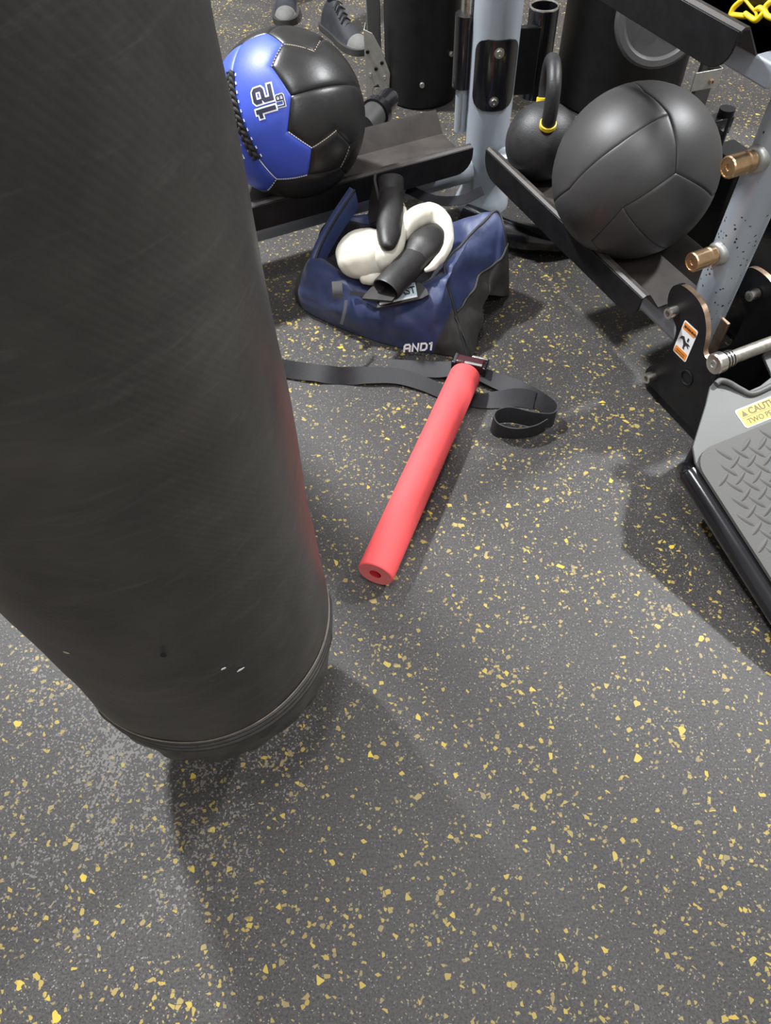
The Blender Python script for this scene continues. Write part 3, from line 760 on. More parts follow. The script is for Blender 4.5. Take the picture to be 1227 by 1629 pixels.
pan2 = [('panel', M_ballmatte, [('W', 's1', 's2', 'A', 'J2', 'J', 'K', 'M', 'SW'), ('M', 'S1', 'S', 'SW')]),
        ('panel', M_ballmatte, [('W', 's1', 's2', 'A', 'N1', 'N', 'NW')]),
        ('panel', M_ballmatte, [('A', 'N1', 'N', 'NE', 'E', 'Q', 'J', 'J2')]),
        ('panel', M_ballmatte, [('J', 'Q', 'E', 'SE', 'SS', 'R', 'K')]),
        ('panel', M_ballmatte, [('K', 'R', 'SS', 'S', 'S1', 'M')]),
        ('back_panel', M_ballmatte, [('W', 'NW', 'N', 'NE', 'E', 'SE', 'SS', 'S', 'SW')])]
ball_panels(b2, C2, R2, d2, pan2, {frozenset(('M', 'SW'))}, depth=.007, wid=.022)

# ------------------------------------------------------------------ kettlebell
kc = V((0.4221, 1.7241, 0.2920)); KR = .088
kb = empty('kettlebell', (kc.x, kc.y, .206), 'black kettlebell with yellow bands on its handle beside the grey post', 'kettlebell')
b = MB(); pr = [(.045, -.080)]
for i in range(25):
    t = -1.12 + (math.pi / 2 + 1.10) * i / 24; pr.append((KR * math.cos(t), KR * math.sin(t)))
b.lathe(kc, Z, pr, 48); b.build('bell', M_iron, kb, angle=60)
hd = V(-.10, -.99, 0).normalized()      # handle plane, seen nearly edge-on
hp = cr([kc + hd * .055 + Z * .055, kc + hd * .068 + Z * .105, kc + hd * .058 + Z * .150, kc + hd * .022 + Z * .172, kc - hd * .022 + Z * .172, kc - hd * .058 + Z * .150, kc - hd * .068 + Z * .105, kc - hd * .055 + Z * .055], 8)
MB().tube(hp, .0165, 20).build('handle', M_iron, kb, angle=60)
for sg in (1, -1):
    p0, p1 = kc + hd * (sg * .0575) + Z * .066, kc + hd * (sg * .0615) + Z * .078
    MB().lathe(p0, p1 - p0, [(.0172, 0), (.0195, .001), (.0195, .010), (.0172, .011)], 28).build('band', M_yellow, kb, angle=30)

# ------------------------------------------------------------------ duffel bag
E1, E2, MO = V(.894, -.449, 0).normalized(), V(.449, .894, 0).normalized(), V(0, 1.394, 0)
def du(u, v, z): return MO + E1 * u + E2 * v + Z * z
duf = empty('duffel_bag', (.06, 1.50, 0), 'open navy and black sports duffel bag holding boxing gloves', 'bag')
stations = [  # u, profile (v, z) from front bottom over the top to back bottom
    (-.262, [(.05, .003), (.05, .01), (.06, .02), (.09, .03), (.13, .03), (.17, .04), (.20, .04), (.22, .02), (.22, .003)]),
    (-.235, [(.02, .003), (.015, .03), (.03, .06), (.07, .09), (.13, .10), (.19, .13), (.22, .12), (.245, .06), (.24, .003)]),
    (-.190, [(.0, .003), (-.008, .045), (.008, .095), (.05, .130), (.12, .10), (.18, .13), (.22, .15), (.25, .08), (.25, .003)]),
    (-.10, [(-.018, .003), (-.026, .05), (-.012, .100), (.03, .125), (.10, .075), (.18, .085), (.25, .16), (.28, .09), (.275, .003)]),
    (.02, [(-.028, .003), (-.034, .05), (-.020, .095), (.03, .120), (.10, .080), (.19, .085), (.265, .15), (.29, .08), (.285, .003)]),
    (.10, [(-.024, .003), (-.028, .05), (-.012, .10), (.05, .140), (.11, .125), (.20, .120), (.275, .175), (.30, .09), (.29, .003)]),
    (.155, [(-.014, .003), (-.014, .05), (.010, .105), (.075, .160), (.13, .175), (.21, .170), (.285, .205), (.305, .10), (.285, .003)]),
]
endl = [(.243, .0, .003), (.215, .018, .05), (.176, .055, .108), (.134, .100, .168), (.150, .165, .190), (.175, .235, .210), (.194, .285, .215), (.232, .262, .150), (.252, .265, .003)]
grid = [[(u, v, z) for v, z in pr] for u, pr in stations] + [endl]
fine = [cr(row, 8) for row in grid]
cols = list(zip(*fine)); cols = [cr(c_, 8) for c_ in cols]
rows = list(zip(*cols))
def wr(u, v, z):
    w = .012 * noise.noise(V(u * 12, v * 12, z * 18)) + .006 * noise.noise(V(u * 35 + 3, v * 40, z * 38)) + .003 * math.sin(u * 60 + v * 50 + 3 * noise.noise(V(u * 9, v * 9, z * 9)))
    k = min(1, z / .03)
    p = du(u, v, z); return p + (Z * .7 - E2 * .6) * w * k
nr, nc = len(rows), len(rows[0])
gv = [wr(*p) for r_ in rows for p in r_]
def part_of(i, j):
    u, v, z = rows[i][j]
    if u < -.222: return 'end_gusset'
    if j < 24: return 'front'
    if v < .03 and z < .012: return 'bottom_panel'
    if 28 <= j <= 44 and u < .09: return 'opening_lining'
    return 'shell'
groups = {}
for i in range(nr - 1):
    for j in range(nc - 1):
        groups.setdefault(part_of(i, j), []).append((i * nc + j, i * nc + j + 1, (i + 1) * nc + j + 1, (i + 1) * nc + j))
pm = {'end_gusset': M_mesh, 'front': M_navy, 'bottom_panel': M_mesh, 'opening_lining': M_lining, 'shell': M_navy}
import bmesh
def split_build(mb, co, no, specs):
    """cut a sheet by a plane into two parts; specs = (name, material, side, offset)"""
    me = bpy.data.meshes.new('cut'); me.from_pydata([tuple(x) for x in mb.v], [], mb.f)
    for nm, m_, side_, off_ in specs:
        bm = bmesh.new(); bm.from_mesh(me)
        cut_ = bmesh.ops.bisect_plane(bm, geom=bm.verts[:] + bm.edges[:] + bm.faces[:], plane_co=co, plane_no=no, clear_inner=side_ > 0, clear_outer=side_ < 0)
        edge_ = sorted([v_.co.copy() + off_ for v_ in cut_['geom_cut'] if isinstance(v_, bmesh.types.BMVert)], key=lambda q: q.dot(E2))
        m2 = bpy.data.meshes.new(nm); bm.to_mesh(m2); bm.free(); m2.transform(Matrix.Translation(off_))
        link_mesh(nm, m2, m_, duf, angle=180)
    return edge_
for nm, fs in groups.items():
    used = sorted({i for f_ in fs for i in f_}); ix = {q: k for k, q in enumerate(used)}
    mb_ = MB().add([gv[q] for q in used], [tuple(reversed([ix[q] for q in f_])) for f_ in fs])
    if nm == 'front': split_build(mb_, du(.156, 0, 0), (E1 - Z * .22).normalized(), [('front_panel', M_navy, -1, V(0, 0, 0)), ('corner_gusset', M_mesh, 1, V(0, 0, 0))])
    else: mb_.build(nm, pm[nm], duf, angle=180)
# right end wall: navy above, black mesh pocket below
loop = [rows[-1][j] for j in range(nc)]
cen = (.205, .145, .085)
def endpt(q, t):
    p = loop[q]; x = tuple(cen[k] * (1 - t) + p[k] * t for k in range(3))
    bul = .022 * (1 - t ** 3)
    w = .008 * noise.noise(V(x[1] * 22, x[2] * 26, 4.2)) + .004 * math.sin(x[1] * 70 + x[2] * 45)
    return wr(*p) if t == 1 else du(x[0] + bul + w * (1 - t ** 4), x[1], max(.003, x[2]))
nt_ = 16; ev = [endpt(q, t / nt_) for t in range(1, nt_ + 1) for q in range(nc)] + [endpt(0, 0)]
ef = []
for t in range(nt_):
    for q in range(nc - 1):
        ef.append((len(ev) - 1, q, q + 1) if t == 0 else ((t - 1) * nc + q, t * nc + q, t * nc + q + 1, (t - 1) * nc + q + 1))
hem_ = split_build(MB().add(ev, ef), du(.2, 0, .082), (Z - E2 * .27).normalized(), [('end_panel', M_navy, 1, V(0, 0, 0)), ('mesh_pocket', M_mesh, -1, E1 * .004)])
MB().tube([wr(*p) + V(0, 0, .001) for p in loop], .0032, 8).build('piping', M_dark, duf)
# pocket hem
MB().tube(hem_[::2] + [hem_[-1]], .0032, 8).build('pocket_hem', M_mesh, duf)
MB().tube(cr([du(.246, .004, .004), du(.238, .01, .03), du(.215, .022, .06), du(.19, .035, .09)], 6), .0022, 8).build('piping', M_mesh, duf)
# left flap standing up with its zip
fp = [(-.205, .03, .110), (-.205, .09, .150), (-.180, .14, .205), (-.148, .182, .258)]
rowsf = [[du(u - .018, v + .0, z - .075), du(u - .008, v, z - .02), du(u, v, z), du(u + .014, v, z - .006), du(u + .02, v + .004, z - .05)] for u, v, z in cr(fp, 6)]
MB().add([p for r_ in rowsf for p in r_], [(i * 5 + j, i * 5 + j + 1, i * 5 + j + 6, i * 5 + j + 5) for i in range(len(rowsf) - 1) for j in range(4)]).build('side_flap', M_navy, duf, angle=180)
MB().tube([r_[3] + Z * .002 for r_ in rowsf], .0025, 8).build('zipper', M_dark, duf)
# front zip with its pull, webbing tabs and the far handle
MB().ribbon(cr([du(-.06, -.016, .118), du(-.03, -.014, .122), du(0, -.012, .120), du(.03, -.008, .121)], 6), [(0, .5, .8)] * 19, .010, .003).build('zipper', M_dark, duf)
MB().ribbon(cr([(-0.0697, 1.3691, 0.1260), (-0.0733, 1.3476, 0.1180), (-0.0785, 1.3311, 0.1080), (-0.0837, 1.3191, 0.0980)], 4), [(1, .2, 0)] * 13, .007, .003).build('zipper_pull', M_dark, duf)
MB().ribbon(cr([(-0.0908, 1.4222, 0.1400), (-0.0899, 1.3998, 0.1320), (-0.0895, 1.3899, 0.1180)], 4), [(1, .1, 0)] * 9, .024, .003).build('webbing_tab', M_mesh, duf)
MB().ribbon(cr([(0.0965, 1.7884, 0.1500), (0.1623, 1.7297, 0.1500), (0.2345, 1.7156, 0.1550), (0.2901, 1.7381, 0.1650)], 6), [(.1, .6, .5)] * 19, .024, .003).build('handle', M_lining, duf)
# white lettering on the front
lo_ = V((0.1360, 1.2945, 0.0220)); lx = (V((0.1327, 1.2903, 0.0200)) - V((0.0542, 1.2955, 0.0120))).normalized(); ly = (Z * .9 + E2 * .30).normalized()
ly = (ly - lx * ly.dot(lx)).normalized()
GL.update({'A': [[(0, 0), (0, .78), (.18, 1), (.72, 1), (.9, .78), (.9, 0)], [(0, .42), (.9, .42)]], 'N': [[(0, 0), (0, 1), (.85, 0), (.85, 1)]],
           'D': [[(0, 0), (0, 1), (.65, 1), (.92, .75), (.92, .25), (.65, 0), (0, 0)]], 'I1': [[(.05, .92), (.32, .92)], [(.32, 1), (.32, 0)]]})
b = MB(); ln_ = lx.cross(ly); xx = 0
for ch, adv in (('A', 1.35), ('N', 1.32), ('D', 1.35), ('I1', .5)):
    for st_ in GL[ch]:
        pr_ = stroke_poly([((x + xx) + y * .22, y) for x, y in st_], .15)
        for q in range(len(pr_) - 1):
            vs_ = [pr_[q][0], pr_[q][1], pr_[q + 1][1], pr_[q + 1][0]]
            b.add([du(.1235, -.037, .0200) + lx * ((p.x - 2.1) * .0150) + ly * (p.y * .0165) + ln_ * .001 for p in vs_], [(0, 1, 2, 3)])
    xx += adv
b.build('lettering', M_white, duf, smooth=False)

# ------------------------------------------------------------------ boxing gloves
def glove(name, loc, label): return empty(name, loc, label, 'boxing glove', 'boxing gloves in the duffel bag')
def loft(pts, n=8): 
    q = cr(pts, n); return [p[:3] for p in q], [max(.004, p[3]) for p in q]
def wrinkle_tube(pts, n=8, seg=28, amp=.002, flat=1.0, up=None, freq=60):
    path, rad = loft(pts, n)
    b = MB(); b.tube(path, rad, seg, flat=flat, up=up, roundend=True)
    b.v = [tuple(V(p) + V(noise.noise_vector(V(p) * freq)) * amp) for p in b.v]
    return b
g1 = glove('boxing_glove', (-0.0081, 1.5233, 0.1300), 'white boxing glove lying palm up with black cuff leaning against the tray')
# fist padding curling from the wrist edge round to the fingertips
def blob(c_, axes, taper=0.0, amp=.002, freq=45, n=40, blunt=1.0):
    """egg-shaped pad: three half-axes, narrower towards +first axis by taper, lightly creased"""
    c_ = V(c_); A = [V(x) for x in axes]; b = MB(); rs = []
    for i in range(1, n):
        th = math.pi * i / n; x = -math.cos(th); rr = math.sin(th) ** blunt * (1 - taper * (x + 1) / 2)
        rs.append([c_ + A[0] * x + A[1] * (rr * math.cos(p)) + A[2] * (rr * math.sin(p)) for p in [2 * math.pi * k / n for k in range(n)]])
    b.rings(rs); b.v = [tuple(V(p) + V(noise.noise_vector(V(p) * freq)) * amp) for p in b.v]
    return b
fx = V(.990, -.10, .08).normalized(); fy = V(.10, .90, .42).normalized(); fz = fx.cross(fy).normalized()
blob((-0.0148, 1.4701, 0.1780), (fx * .076, fy * .064, fz * .056), .16, .0026).build('padding', M_cream, g1, angle=180)
wrinkle_tube([(0.0769, 1.5665, 0.2300)+(.006,), (0.0735, 1.5296, 0.2240)+(.009,), (0.0671, 1.4934, 0.2150)+(.013,), (0.0554, 1.4647, 0.2050)+(.019,), (0.0369, 1.4510, 0.1920)+(.028,), (0.0160, 1.4480, 0.1850)+(.034,)], 8, 28, .0014).build('edge_padding', M_cream, g1, angle=180)
wrinkle_tube([(0.0055, 1.4351, 0.1500)+(.016,), (-0.0068, 1.4220, 0.1480)+(.018,), (-0.0248, 1.4199, 0.1470)+(.014,)], 6, 20, .001).build('thumb', M_cream, g1, angle=180)
t0, t1 = V((0.0321, 1.4222, 0.2220)), V((0.0520, 1.6430, 0.2500)); tx = (t1 - t0) / 2; ty = tx.cross(Z).normalized(); tz = ty.cross(tx).normalized()
blob((t0 + t1) / 2, (tx, ty * .0305, tz * .021), -.05, .001, n=32, blunt=.6).build('palm', M_gloveblack, g1, angle=180)
def cuff(o_, e_, r0, r1, name, m, parent, flat=.75):
    o_, e_ = V(o_), V(e_); ax = (e_ - o_).normalized(); u = ax.cross(Z).normalized(); w = u.cross(ax); b = MB(); rs = []
    for r, t in ((r0 * .9, -.02), (r0, .0), (r0 * 1.0, .3), (r1, .7), (r1 * 1.02, .97), (r1 * .98, 1.0), (r1 * .90, 1.0), (r1 * .86, .95), (r1 * .8, .5), (r0 * .5, .1)):
        p = o_ + (e_ - o_) * t
        rs.append([p + u * (r * math.cos(2 * math.pi * k / 32)) + w * (r * flat * math.sin(2 * math.pi * k / 32)) for k in range(32)])
    b.rings(rs); return b.build(name, m, parent, angle=45)
c1 = cuff((0.0474, 1.5806, 0.2260), (0.0493, 1.6487, 0.2580), .031, .031, 'cuff', M_gloveblack, g1)
MB().tube([V((0.0474, 1.5806, 0.2260)) + x for x in [V(.032 * math.cos(t), .010 * math.sin(t) * 0 - .004, .024 * math.sin(t)) for t in [2 * math.pi * k / 24 for k in range(24)]]], .0018, 6, closed=True).build('cuff_seam', M_thread, g1)
MB().ribbon(cr([(0.0114, 1.5826, 0.1900), (0.0069, 1.6071, 0.2150), (0.0055, 1.6393, 0.2350), (0.0097, 1.6663, 0.2450)], 6), [(.2, .3, .9)] * 19, .055, .006).build('wrist_strap', M_gloveblack, g1)
g2 = glove('boxing_glove', (0.1327, 1.5384, 0.1300), 'white boxing glove curled like a hook over its black palm, cuff towards the camera')
wrinkle_tube([(0.0735, 1.5030, 0.2050)+(.020,), (0.0850, 1.5223, 0.2150)+(.025,), (0.1101, 1.5433, 0.2200)+(.027,), (0.1408, 1.5539, 0.2200)+(.026,), (0.1651, 1.5346, 0.2130)+(.022,), (0.1744, 1.4984, 0.2030)+(.017,), (0.1700, 1.4610, 0.1950)+(.014,), (0.1544, 1.4287, 0.1880)+(.012,), (0.1338, 1.4054, 0.1820)+(.009,), (0.1186, 1.3952, 0.1800)+(.005,)], 8, 28, .0016).build('padding', M_cream, g2, angle=180)
wrinkle_tube([(0.1542, 1.5248, 0.2000)+(.024,), (0.1400, 1.4955, 0.2000)+(.038,), (0.1203, 1.4662, 0.1940)+(.046,), (0.0981, 1.4405, 0.1860)+(.038,)], 6, 24, .001, flat=.65).build('palm', M_gloveblack, g2, angle=180)
c2 = cuff((0.1012, 1.4431, 0.1840), (0.0236, 1.3470, 0.1680), .037, .036, 'cuff', M_gloveblack, g2, .72)
MB().ribbon(cr([(0.1006, 1.4777, 0.1650), (0.0650, 1.4294, 0.1580), (0.0210, 1.3684, 0.1500), (0.0025, 1.3387, 0.1460)], 6), [(.85, .35, .25)] * 19, .085, .005).build('wrist_guard', M_gloveblack, g2)
# label strap lying on the bag with its printed patch
sp0, sp1 = V((0.0016, 1.3300, 0.1280)), V((0.1247, 1.3467, 0.1400))
sx_ = (sp1 - sp0).normalized(); sy_ = V(-.15, .93, .30); sy_ = (sy_ - sx_ * sy_.dot(sx_)).normalized(); sl = (sp1 - sp0).length
poly = [(0, 0), (sl * .85, 0), (sl, .006), (sl * .99, .020), (sl * .93, .038), (sl * .82, .050), (.01, .040)]
MB().prism(poly, sp0, sx_, sy_, .005).build('strap', M_gloveblack, g2, angle=30, bevel=.001)
sn_ = sx_.cross(sy_)
MB().prism([(.008, .006), (sl * .78, .006), (sl * .80, .046), (.012, .036)], sp0 + sn_ * .005, sx_, sy_, .0008).build('label', M_label, g2, smooth=False)
MB().prism([(.008, .006), (sl * .76, .006), (sl * .76, .011), (.008, .011)], sp0 + sn_ * .0058, sx_, sy_, .0006).build('label', M_white, g2, smooth=False)
link_mesh('label_text', text_mesh('EVERLAST', .026, sp0 + sx_ * (sl * .775) + sy_ * .0175, sx_, sy_, off=.0006, align='RIGHT', lift=.0066, wide=.85), M_ink, g2, smooth=False)

# ------------------------------------------------------------------ foam noodle
na, nb = V((-0.0249, 0.6775, 0.0360)), V((0.1987, 1.1945, 0.0400)); ndir = (nb - na).normalized(); nl = (nb - na).length
ndl = empty('foam_noodle', (na.x, na.y, 0), 'short coral red foam pool noodle lying on the rubber floor', 'pool noodle')
MB().lathe(na, ndir, [(.0335, 0), (.0352, .0015), (.0357, .004), (.0357, nl * .3), (.0354, nl * .6), (.0357, nl - .006), (.0340, nl)], 48, caps=(False, True)).build('tube', M_red, ndl, angle=50)
MB().lathe(na, ndir, [(.0336, 0.0), (.012, .0008)], 48, caps=(False, False)).build('cut_end', M_redcut, ndl)
MB().lathe(na, ndir, [(.012, .0006), (.0115, .06)], 24, caps=(False, True)).build('bore', M_redhole, ndl)

# ------------------------------------------------------------------ black belt with buckle
belt = empty('webbing_belt', (.05, 1.22, 0), 'loose black webbing belt snaking under the red noodle', 'belt')
k1 = [(-.42, 1.33, .020, (0, .8, .7)), (-.30, 1.295, .020, (.1, .9, .5)), (-.22, 1.262, .020, (.1, .7, .8)), (-.15, 1.248, .016, (0, .9, .45)), (-.09, 1.232, .018, (0, .5, .85)), (-.03, 1.232, .016, (.1, .9, .4)), (.04, 1.228, .013, (.15, .95, .25)),
      (.10, 1.205, .008, (.2, .95, .1)), (.16, 1.170, .003, (.25, .95, 0)), (.22, 1.146, .003, (.2, .97, 0)), (.27, 1.140, .010, (.1, .9, .4)), (.315, 1.138, .016, (.1, .7, .7)), (.35, 1.125, .018, (.2, .5, .8))]
k1 = [p[:3] + p[3] for p in k1]
def rib(kp, name, w=.042, n=8):
    q = cr(kp, n); MB().ribbon([p[:3] for p in q], [p[3:6] for p in q], w, .0024).build(name, M_dark, belt, angle=60)
rib(k1, 'webbing')
k2 = [(.02, 1.262, .010, .1, .9, .3), (.08, 1.250, .014, .1, .9, .3), (.14, 1.240, .016, .1, .9, .3), (.19, 1.235, .022, .2, .9, .1), (.225, 1.222, .020, .3, .9, 0), (.27, 1.196, .016, .4, .9, .2), (.32, 1.160, .018, .4, .7, .5), (.365, 1.115, .021, .3, .3, .9), (.388, 1.082, .023, .1, .15, 1), (.375, 1.058, .023, 0, .1, 1),
      (.335, 1.062, .024, -.1, .15, 1), (.29, 1.078, .024, -.1, .2, 1), (.258, 1.074, .024, 0, .1, 1), (.245, 1.056, .023, .1, 0, 1), (.256, 1.036, .022, .1, -.1, 1), (.29, 1.026, .021, .1, -.2, 1), (.33, 1.030, .021, .1, -.1, 1), (.362, 1.046, .021, .1, 0, 1)]
rib(k2, 'webbing')
bc = V((0.2143, 1.2375, 0.0280)); bx_ = V(.93, -.36, 0).normalized(); by_ = V(.36, .93, 0).normalized()
bk = MB(); bk.box(bc, (.070, .030, .034), (bx_, by_, Z)); bk = bk.build('buckle', M_buckle, belt, bevel=.006, seg=3)
MB().box(bc + bx_ * .020 + by_ * .012 + Z * .016, (.038, .006, .006), (bx_, by_, Z)).build('buckle_bar', M_steel, bk, bevel=.001)
MB().box(bc + bx_ * .010 - by_ * .012 + Z * .017, (.042, .007, .004), (bx_, by_, Z)).build('buckle_bar', M_zinc, bk, bevel=.001)
MB().box(bc - bx_ * .036, (.012, .036, .030), (bx_, by_, Z)).build('buckle_end', M_gloss, bk, bevel=.003)
MB().box(bc + bx_ * .037, (.010, .038, .030), (bx_, by_, Z)).build('buckle_end', M_gloss, bk, bevel=.003)

# ------------------------------------------------------------------ things behind the rig
# black steel drum with bolts and a zinc bracket (left), a wider one (right)
dc = V(.192, 2.64, 0)
dr = empty('steel_drum', (dc.x, dc.y, 0), 'black upright steel drum behind the left tray with bolted zinc bracket', 'drum', 'black drums behind the rig')
MB().lathe(dc, Z, [(.112, .0), (.120, .006), (.125, .03), (.125, 1.05), (.118, 1.06)], 64).build('shell', M_black, dr, angle=40)
for az, z in ((-.05, .085), (.78, .16), (.80, .34), (.78, .50)):
    d = V(math.sin(az), -math.cos(az), 0); bolt(dc + d * .125 + Z * z, d, .008, .008, M_zinc, dr, washer=False)
zb = [(0, 0), (.10, 0), (.10, .02), (.085, .06), (.055, .07), (.04, .05), (.02, .05), (.0, .09)]
bo = V(.0, 2.60, .0)
bk_poly = [(.0, .0), (.02, .0), (.025, .05), (.045, .062), (.06, .04), (.085, .045), (.09, .10), (.06, .17), (.03, .215), (.0, .225)]
br_ = MB().prism(bk_poly, bo, (.92, -.25, 0), Z, .004).build('bracket', M_zinc, dr, bevel=.001)
MB().prism([(0, 0), (.05, 0), (.05, .225), (0, .225)], bo, (.1, 1, 0), Z, .004).build('bracket_flange', M_zinc, dr, bevel=.001)
for x, z in ((.012, .16), (.062, .13), (.018, .09), (.070, .085), (.04, .11)):
    bolt(bo + V(.92, -.25, 0) * x + Z * z - V(.25, .92, 0).normalized() * .003, V(-.25, -.92, 0), .006, .006, M_steel if z < .1 else M_black, dr, washer=False)
MB().box((.035, 2.72, .5), (.045, .03, 1.0)).build('back_post', M_plate, dr, bevel=.003)
dc2 = V(.86, 2.58, 0)
dr2 = empty('steel_drum', (dc2.x, dc2.y, 0), 'wide black steel drum behind the kettlebell and charcoal ball', 'drum', 'black drums behind the rig')
MB().lathe(dc2, Z, [(.19, .0), (.205, .008), (.21, .03), (.21, 1.05), (.2, 1.06)], 72).build('shell', M_black, dr2, angle=40)
MB().box((1.10, 2.44, .5), (.05, .03, 1.0)).build('back_post', M_plate, dr2, bevel=.003)
for z0 in (.10,):
    o_ = V(1.045, 2.36, z0)
    MB().prism([(-.02, .0), (.075, .0), (.075, .055), (-.02, .055)], o_, (.96, .25, 0), Z, .004).build('bracket', M_zinc, dr2, bevel=.001)
    MB().prism([(0, 0), (.06, 0), (.06, .055), (0, .055)], o_ + V(.96, .25, 0) * .075, (-.25, .96, 0), Z, .004).build('bracket_flange', M_zinc, dr2, bevel=.001)
    bolt(o_ + V(.96, .25, 0) * .045 + V(.25, -.96, 0) * .003 + Z * .022, (.25, -.96, 0), .008, .010, M_copper, dr2, washer=False)
    bolt(o_ + V(.055, .05, .05), (-.96, .1, .1), .008, .010, M_copper, dr2, washer=False)
# round black weight plate hung on the wide drum's front
wc = V(.800, 2.16, .385)
wp = empty('weight_plate', (wc.x, wc.y + .02, wc.z - .115), 'round black rubber weight plate hanging on the wide drum', 'weight plate')
wd = V(-.12, -.93, .34).normalized()
MB().lathe(wc, wd, [(.112, -.022), (.118, -.015), (.118, .006), (.112, .013), (.098, .013), (.092, .006), (.090, .000), (.03, .000), (.026, .008), (.018, .008)], 64).build('disc', M_ballmatte, wp, angle=30)
MB().tube([wc - wd * .02, wc - wd * .22], .016, 16).build('hanger_peg', M_black, dr2)
# black pipe elbow with a collar behind the blue ball
pe = empty('pipe_fitting', (.03, 2.12, .0), 'black pipe fitting with a ribbed collar behind the blue ball', 'pipe')
q0, q1 = V((-0.0027, 2.0218, 0.2100)), V((0.0899, 2.2083, 0.2100)); qd = (q1 - q0).normalized()
MB().tube([q0 - qd * .03, q0 + qd * .055], .036, 24).build('pipe', M_ballmatte, pe)
MB().tube([q0 + qd * .05, q0 + qd * .075], .043, 24).build('collar', M_gloss, pe, angle=30)
MB().lathe(q0 + qd * .07, qd, [(.033, 0), (.030, .02), (.030, .075), (.026, .09)], 24).build('socket', M_gloss, pe, angle=30)
MB().tube([q0 + qd * .03 + Z * -.02, V(q0.x + qd.x * .03, q0.y + qd.y * .03, .0)], .02, 12).build('stand', M_black, pe)
# black pouch with yellow cord on the upper tray
pc = sa(1.085, -.93, .795)
po = empty('cord_bag', (pc.x, pc.y, .70), 'black bag with yellow cord netting on the upper tray', 'bag')
b = MB(); rs = []
for i in range(15):
    t = -1.5 + 3.0 * i / 14; rr = math.cos(t) ** .6
    rs.append([pc + N * (.075 * rr * math.cos(a)) + T * (.115 * rr * math.sin(a)) + Z * (.085 * math.sin(t)) for a in [2 * math.pi * k / 40 for k in range(40)]])
b.rings(rs); b.build('pouch', M_ballblack, po, angle=180)
cords = [[(0.5770, 1.2610, 0.7248), (0.5790, 1.2614, 0.7331), (0.5840, 1.2544, 0.7446)], [(0.5773, 1.2602, 0.7234), (0.5819, 1.2437, 0.7283), (0.5871, 1.2310, 0.7318)], [(0.5855, 1.2456, 0.7484), (0.5906, 1.2277, 0.7446), (0.5938, 1.2147, 0.7424), (0.5958, 1.2098, 0.7358)], [(0.5865, 1.2325, 0.7347), (0.5899, 1.2190, 0.7344), (0.5945, 1.2078, 0.7349), (0.5984, 1.2036, 0.7429), (0.6008, 1.2029, 0.7480)], [(0.5944, 1.2186, 0.7443), (0.5965, 1.2133, 0.7486), (0.6002, 1.2044, 0.7483)],
         [(0.6003, 1.2040, 0.7476), (0.6016, 1.2062, 0.7533), (0.6047, 1.2039, 0.7596)], [(0.6008, 1.2029, 0.7480), (0.6024, 1.1937, 0.7455), (0.6078, 1.1805, 0.7460)]]
for i, c_ in enumerate(cords):
    MB().tube(cr(c_, 5), .0042 if i != 2 else .0022, 8, roundend=True).build('cord', M_yellow, po, angle=60)
# dark machine housing beyond the second post
mh = empty('machine_housing', sa(1.50, -.86), 'dark navy black machine base behind the grey pegged post', 'machine')
MB().box(sa(1.50, -.82, .16), (.42, .28, .32), (N, T, Z)).build('housing', M_gloss, mh, bevel=.03, seg=3)
MB().box(sa(1.40, -.86, .335), (.05, .10, .03), (N, T, Z)).build('handle_block', M_plate, mh, bevel=.004)
cl = empty('cable_clamp', sa(1.262, -1.11), 'small black and grey cable clamp between the charcoal ball and post', 'clamp')
MB().box(sa(1.250, -1.11, .43), (.05, .03, .035), (N, T, Z)).build('block', M_gloss, cl, bevel=.002)
MB().tube([sa(1.262, -1.11, .0), sa(1.262, -1.11, .46)], .016, 16).build('stem', M_black, cl)
MB().box(sa(1.29, -1.07, .19), (.07, .10, .38), (N, T, Z)).build('casing', M_black, cl, bevel=.006)
MB().box(sa(1.300, -1.01, .36), (.022, .02, .10), (N, T, Z)).build('bracket', M_plate, cl, bevel=.002)
MB().tube([sa(1.235, -1.10, .30), sa(1.28, -1.10, .34)], .012, 12).build('pin', M_copper, cl)

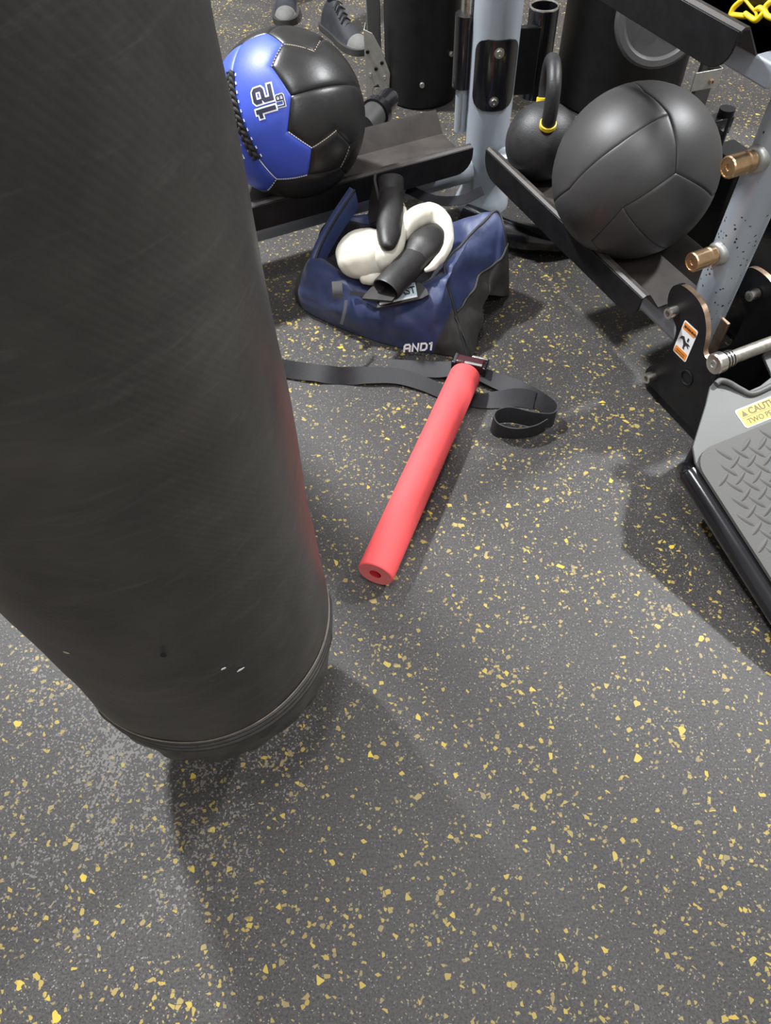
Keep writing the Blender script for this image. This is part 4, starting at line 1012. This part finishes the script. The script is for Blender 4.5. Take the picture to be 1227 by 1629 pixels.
# ------------------------------------------------------------------ person standing beyond the rig (only the shoes come into view)
heel2, toe2 = V(-.150, 3.235, 0), V(.0, 2.965, 0); heel1, toe1 = V(-.320, 3.56, 0), V(-.312, 3.255, 0)
per = empty('person', (-.23, 3.4, 0), 'person standing in black trousers and black shoes with grey toes', 'person')
def shoe(heel, toe):
    d = (toe - heel).normalized(); s_ = d.cross(Z).normalized(); L_ = (toe - heel).length
    st_ = [(0.0, .026, .055), (.06, .034, .085), (.15, .036, .11), (.28, .037, .12), (.40, .040, .105), (.52, .045, .080), (.66, .050, .062), (.80, .049, .052), (.91, .040, .043), (.975, .024, .032), (1.0, .010, .022)]
    rs = []
    for t, w, h in cr(st_, 4):
        c_ = heel + d * (L_ * t); rs.append([c_ + s_ * (w * math.cos(a) * (1 if math.sin(a) < .2 else .86)) + Z * (.016 + (h - .016) * max(0, math.sin(a)) - (.0 if math.sin(a) >= 0 else 0)) for a in [2 * math.pi * k / 28 for k in range(28)]])
    toe_i = int(len(rs) * .70)
    up = MB().rings(rs[:toe_i + 1]).build('shoe_upper', M_shoe, per, angle=70)
    MB().rings(rs[toe_i:]).build('toe_cap', M_toecap, per, angle=70)
    so_ = []
    for t, w, h in cr(st_, 4): so_.append((heel + d * (L_ * (t * 1.03 - .015)), w + .005))
    lp = [c_ + s_ * w for c_, w in so_] + [c_ - s_ * w for c_, w in reversed(so_)]
    MB().prism([(p.x, p.y) for p in reversed(lp)], (0, 0, 0), (1, 0, 0), (0, 1, 0), .022).build('sole', M_sole, per, angle=50)
    for i in range(5):
        t = .36 + i * .06; hh = .118 - i * .0125
        MB().tube(cr([heel + d * (L_ * t) - s_ * .022 + Z * (hh - .012), heel + d * (L_ * t) + Z * (hh + .002), heel + d * (L_ * t + .008) + s_ * .022 + Z * (hh - .012)], 4), .003, 6).build('lace', M_gloss if i % 2 else M_dark, per)
    return heel + d * (L_ * .24) + Z * .11
an2, an1 = shoe(heel2, toe2), shoe(heel1, toe1)
hip = V(-.24, 3.50, .95)
sk = [(an1, .045), (V(-.33, 3.50, .50), .062), (hip + V(-.09, 0, -.02), .085), (hip, .10), (hip + V(.09, 0, -.02), .085), (V(-.12, 3.30, .50), .062), (an2, .045),
      (hip + V(0, 0, .22), .105), (hip + V(0, 0, .46), .12), (hip + V(0, 0, .55), .055), (hip + V(0, -.02, .66), .085), (hip + V(0, -.02, .76), .07),
      (hip + V(-.18, 0, .44), .055), (hip + V(-.23, 0, .17), .042), (hip + V(-.22, -.08, -.06), .032), (hip + V(.18, 0, .44), .055), (hip + V(.23, 0, .17), .042), (hip + V(.22, -.08, -.06), .032)]
ed = [(0, 1), (1, 2), (2, 3), (3, 4), (4, 5), (5, 6), (3, 7), (7, 8), (8, 9), (9, 10), (10, 11), (8, 12), (12, 13), (13, 14), (8, 15), (15, 16), (16, 17)]
me = bpy.data.meshes.new('body_skeleton'); me.from_pydata([tuple(p) for p, r in sk], ed, [])
ob = bpy.data.objects.new('body_skeleton', me); col.objects.link(ob)
md = ob.modifiers.new('skin', 'SKIN'); ss = ob.modifiers.new('sub', 'SUBSURF'); ss.levels = 2; ss.render_levels = 2
for i, (p, r) in enumerate(sk): me.skin_vertices[0].data[i].radius = (r, r)
me.skin_vertices[0].data[3].use_root = True
bpy.context.view_layer.update()
bm_ = bpy.data.meshes.new_from_object(ob.evaluated_get(bpy.context.evaluated_depsgraph_get()))
bpy.data.objects.remove(ob)
bm_.materials.clear()
body = link_mesh('body', bm_, [M_dark, M_mesh, M_skin], per, angle=180)
for p in body.data.polygons:
    z = p.center.z; p.material_index = 0 if z < .93 else (1 if z < 1.46 else 2)
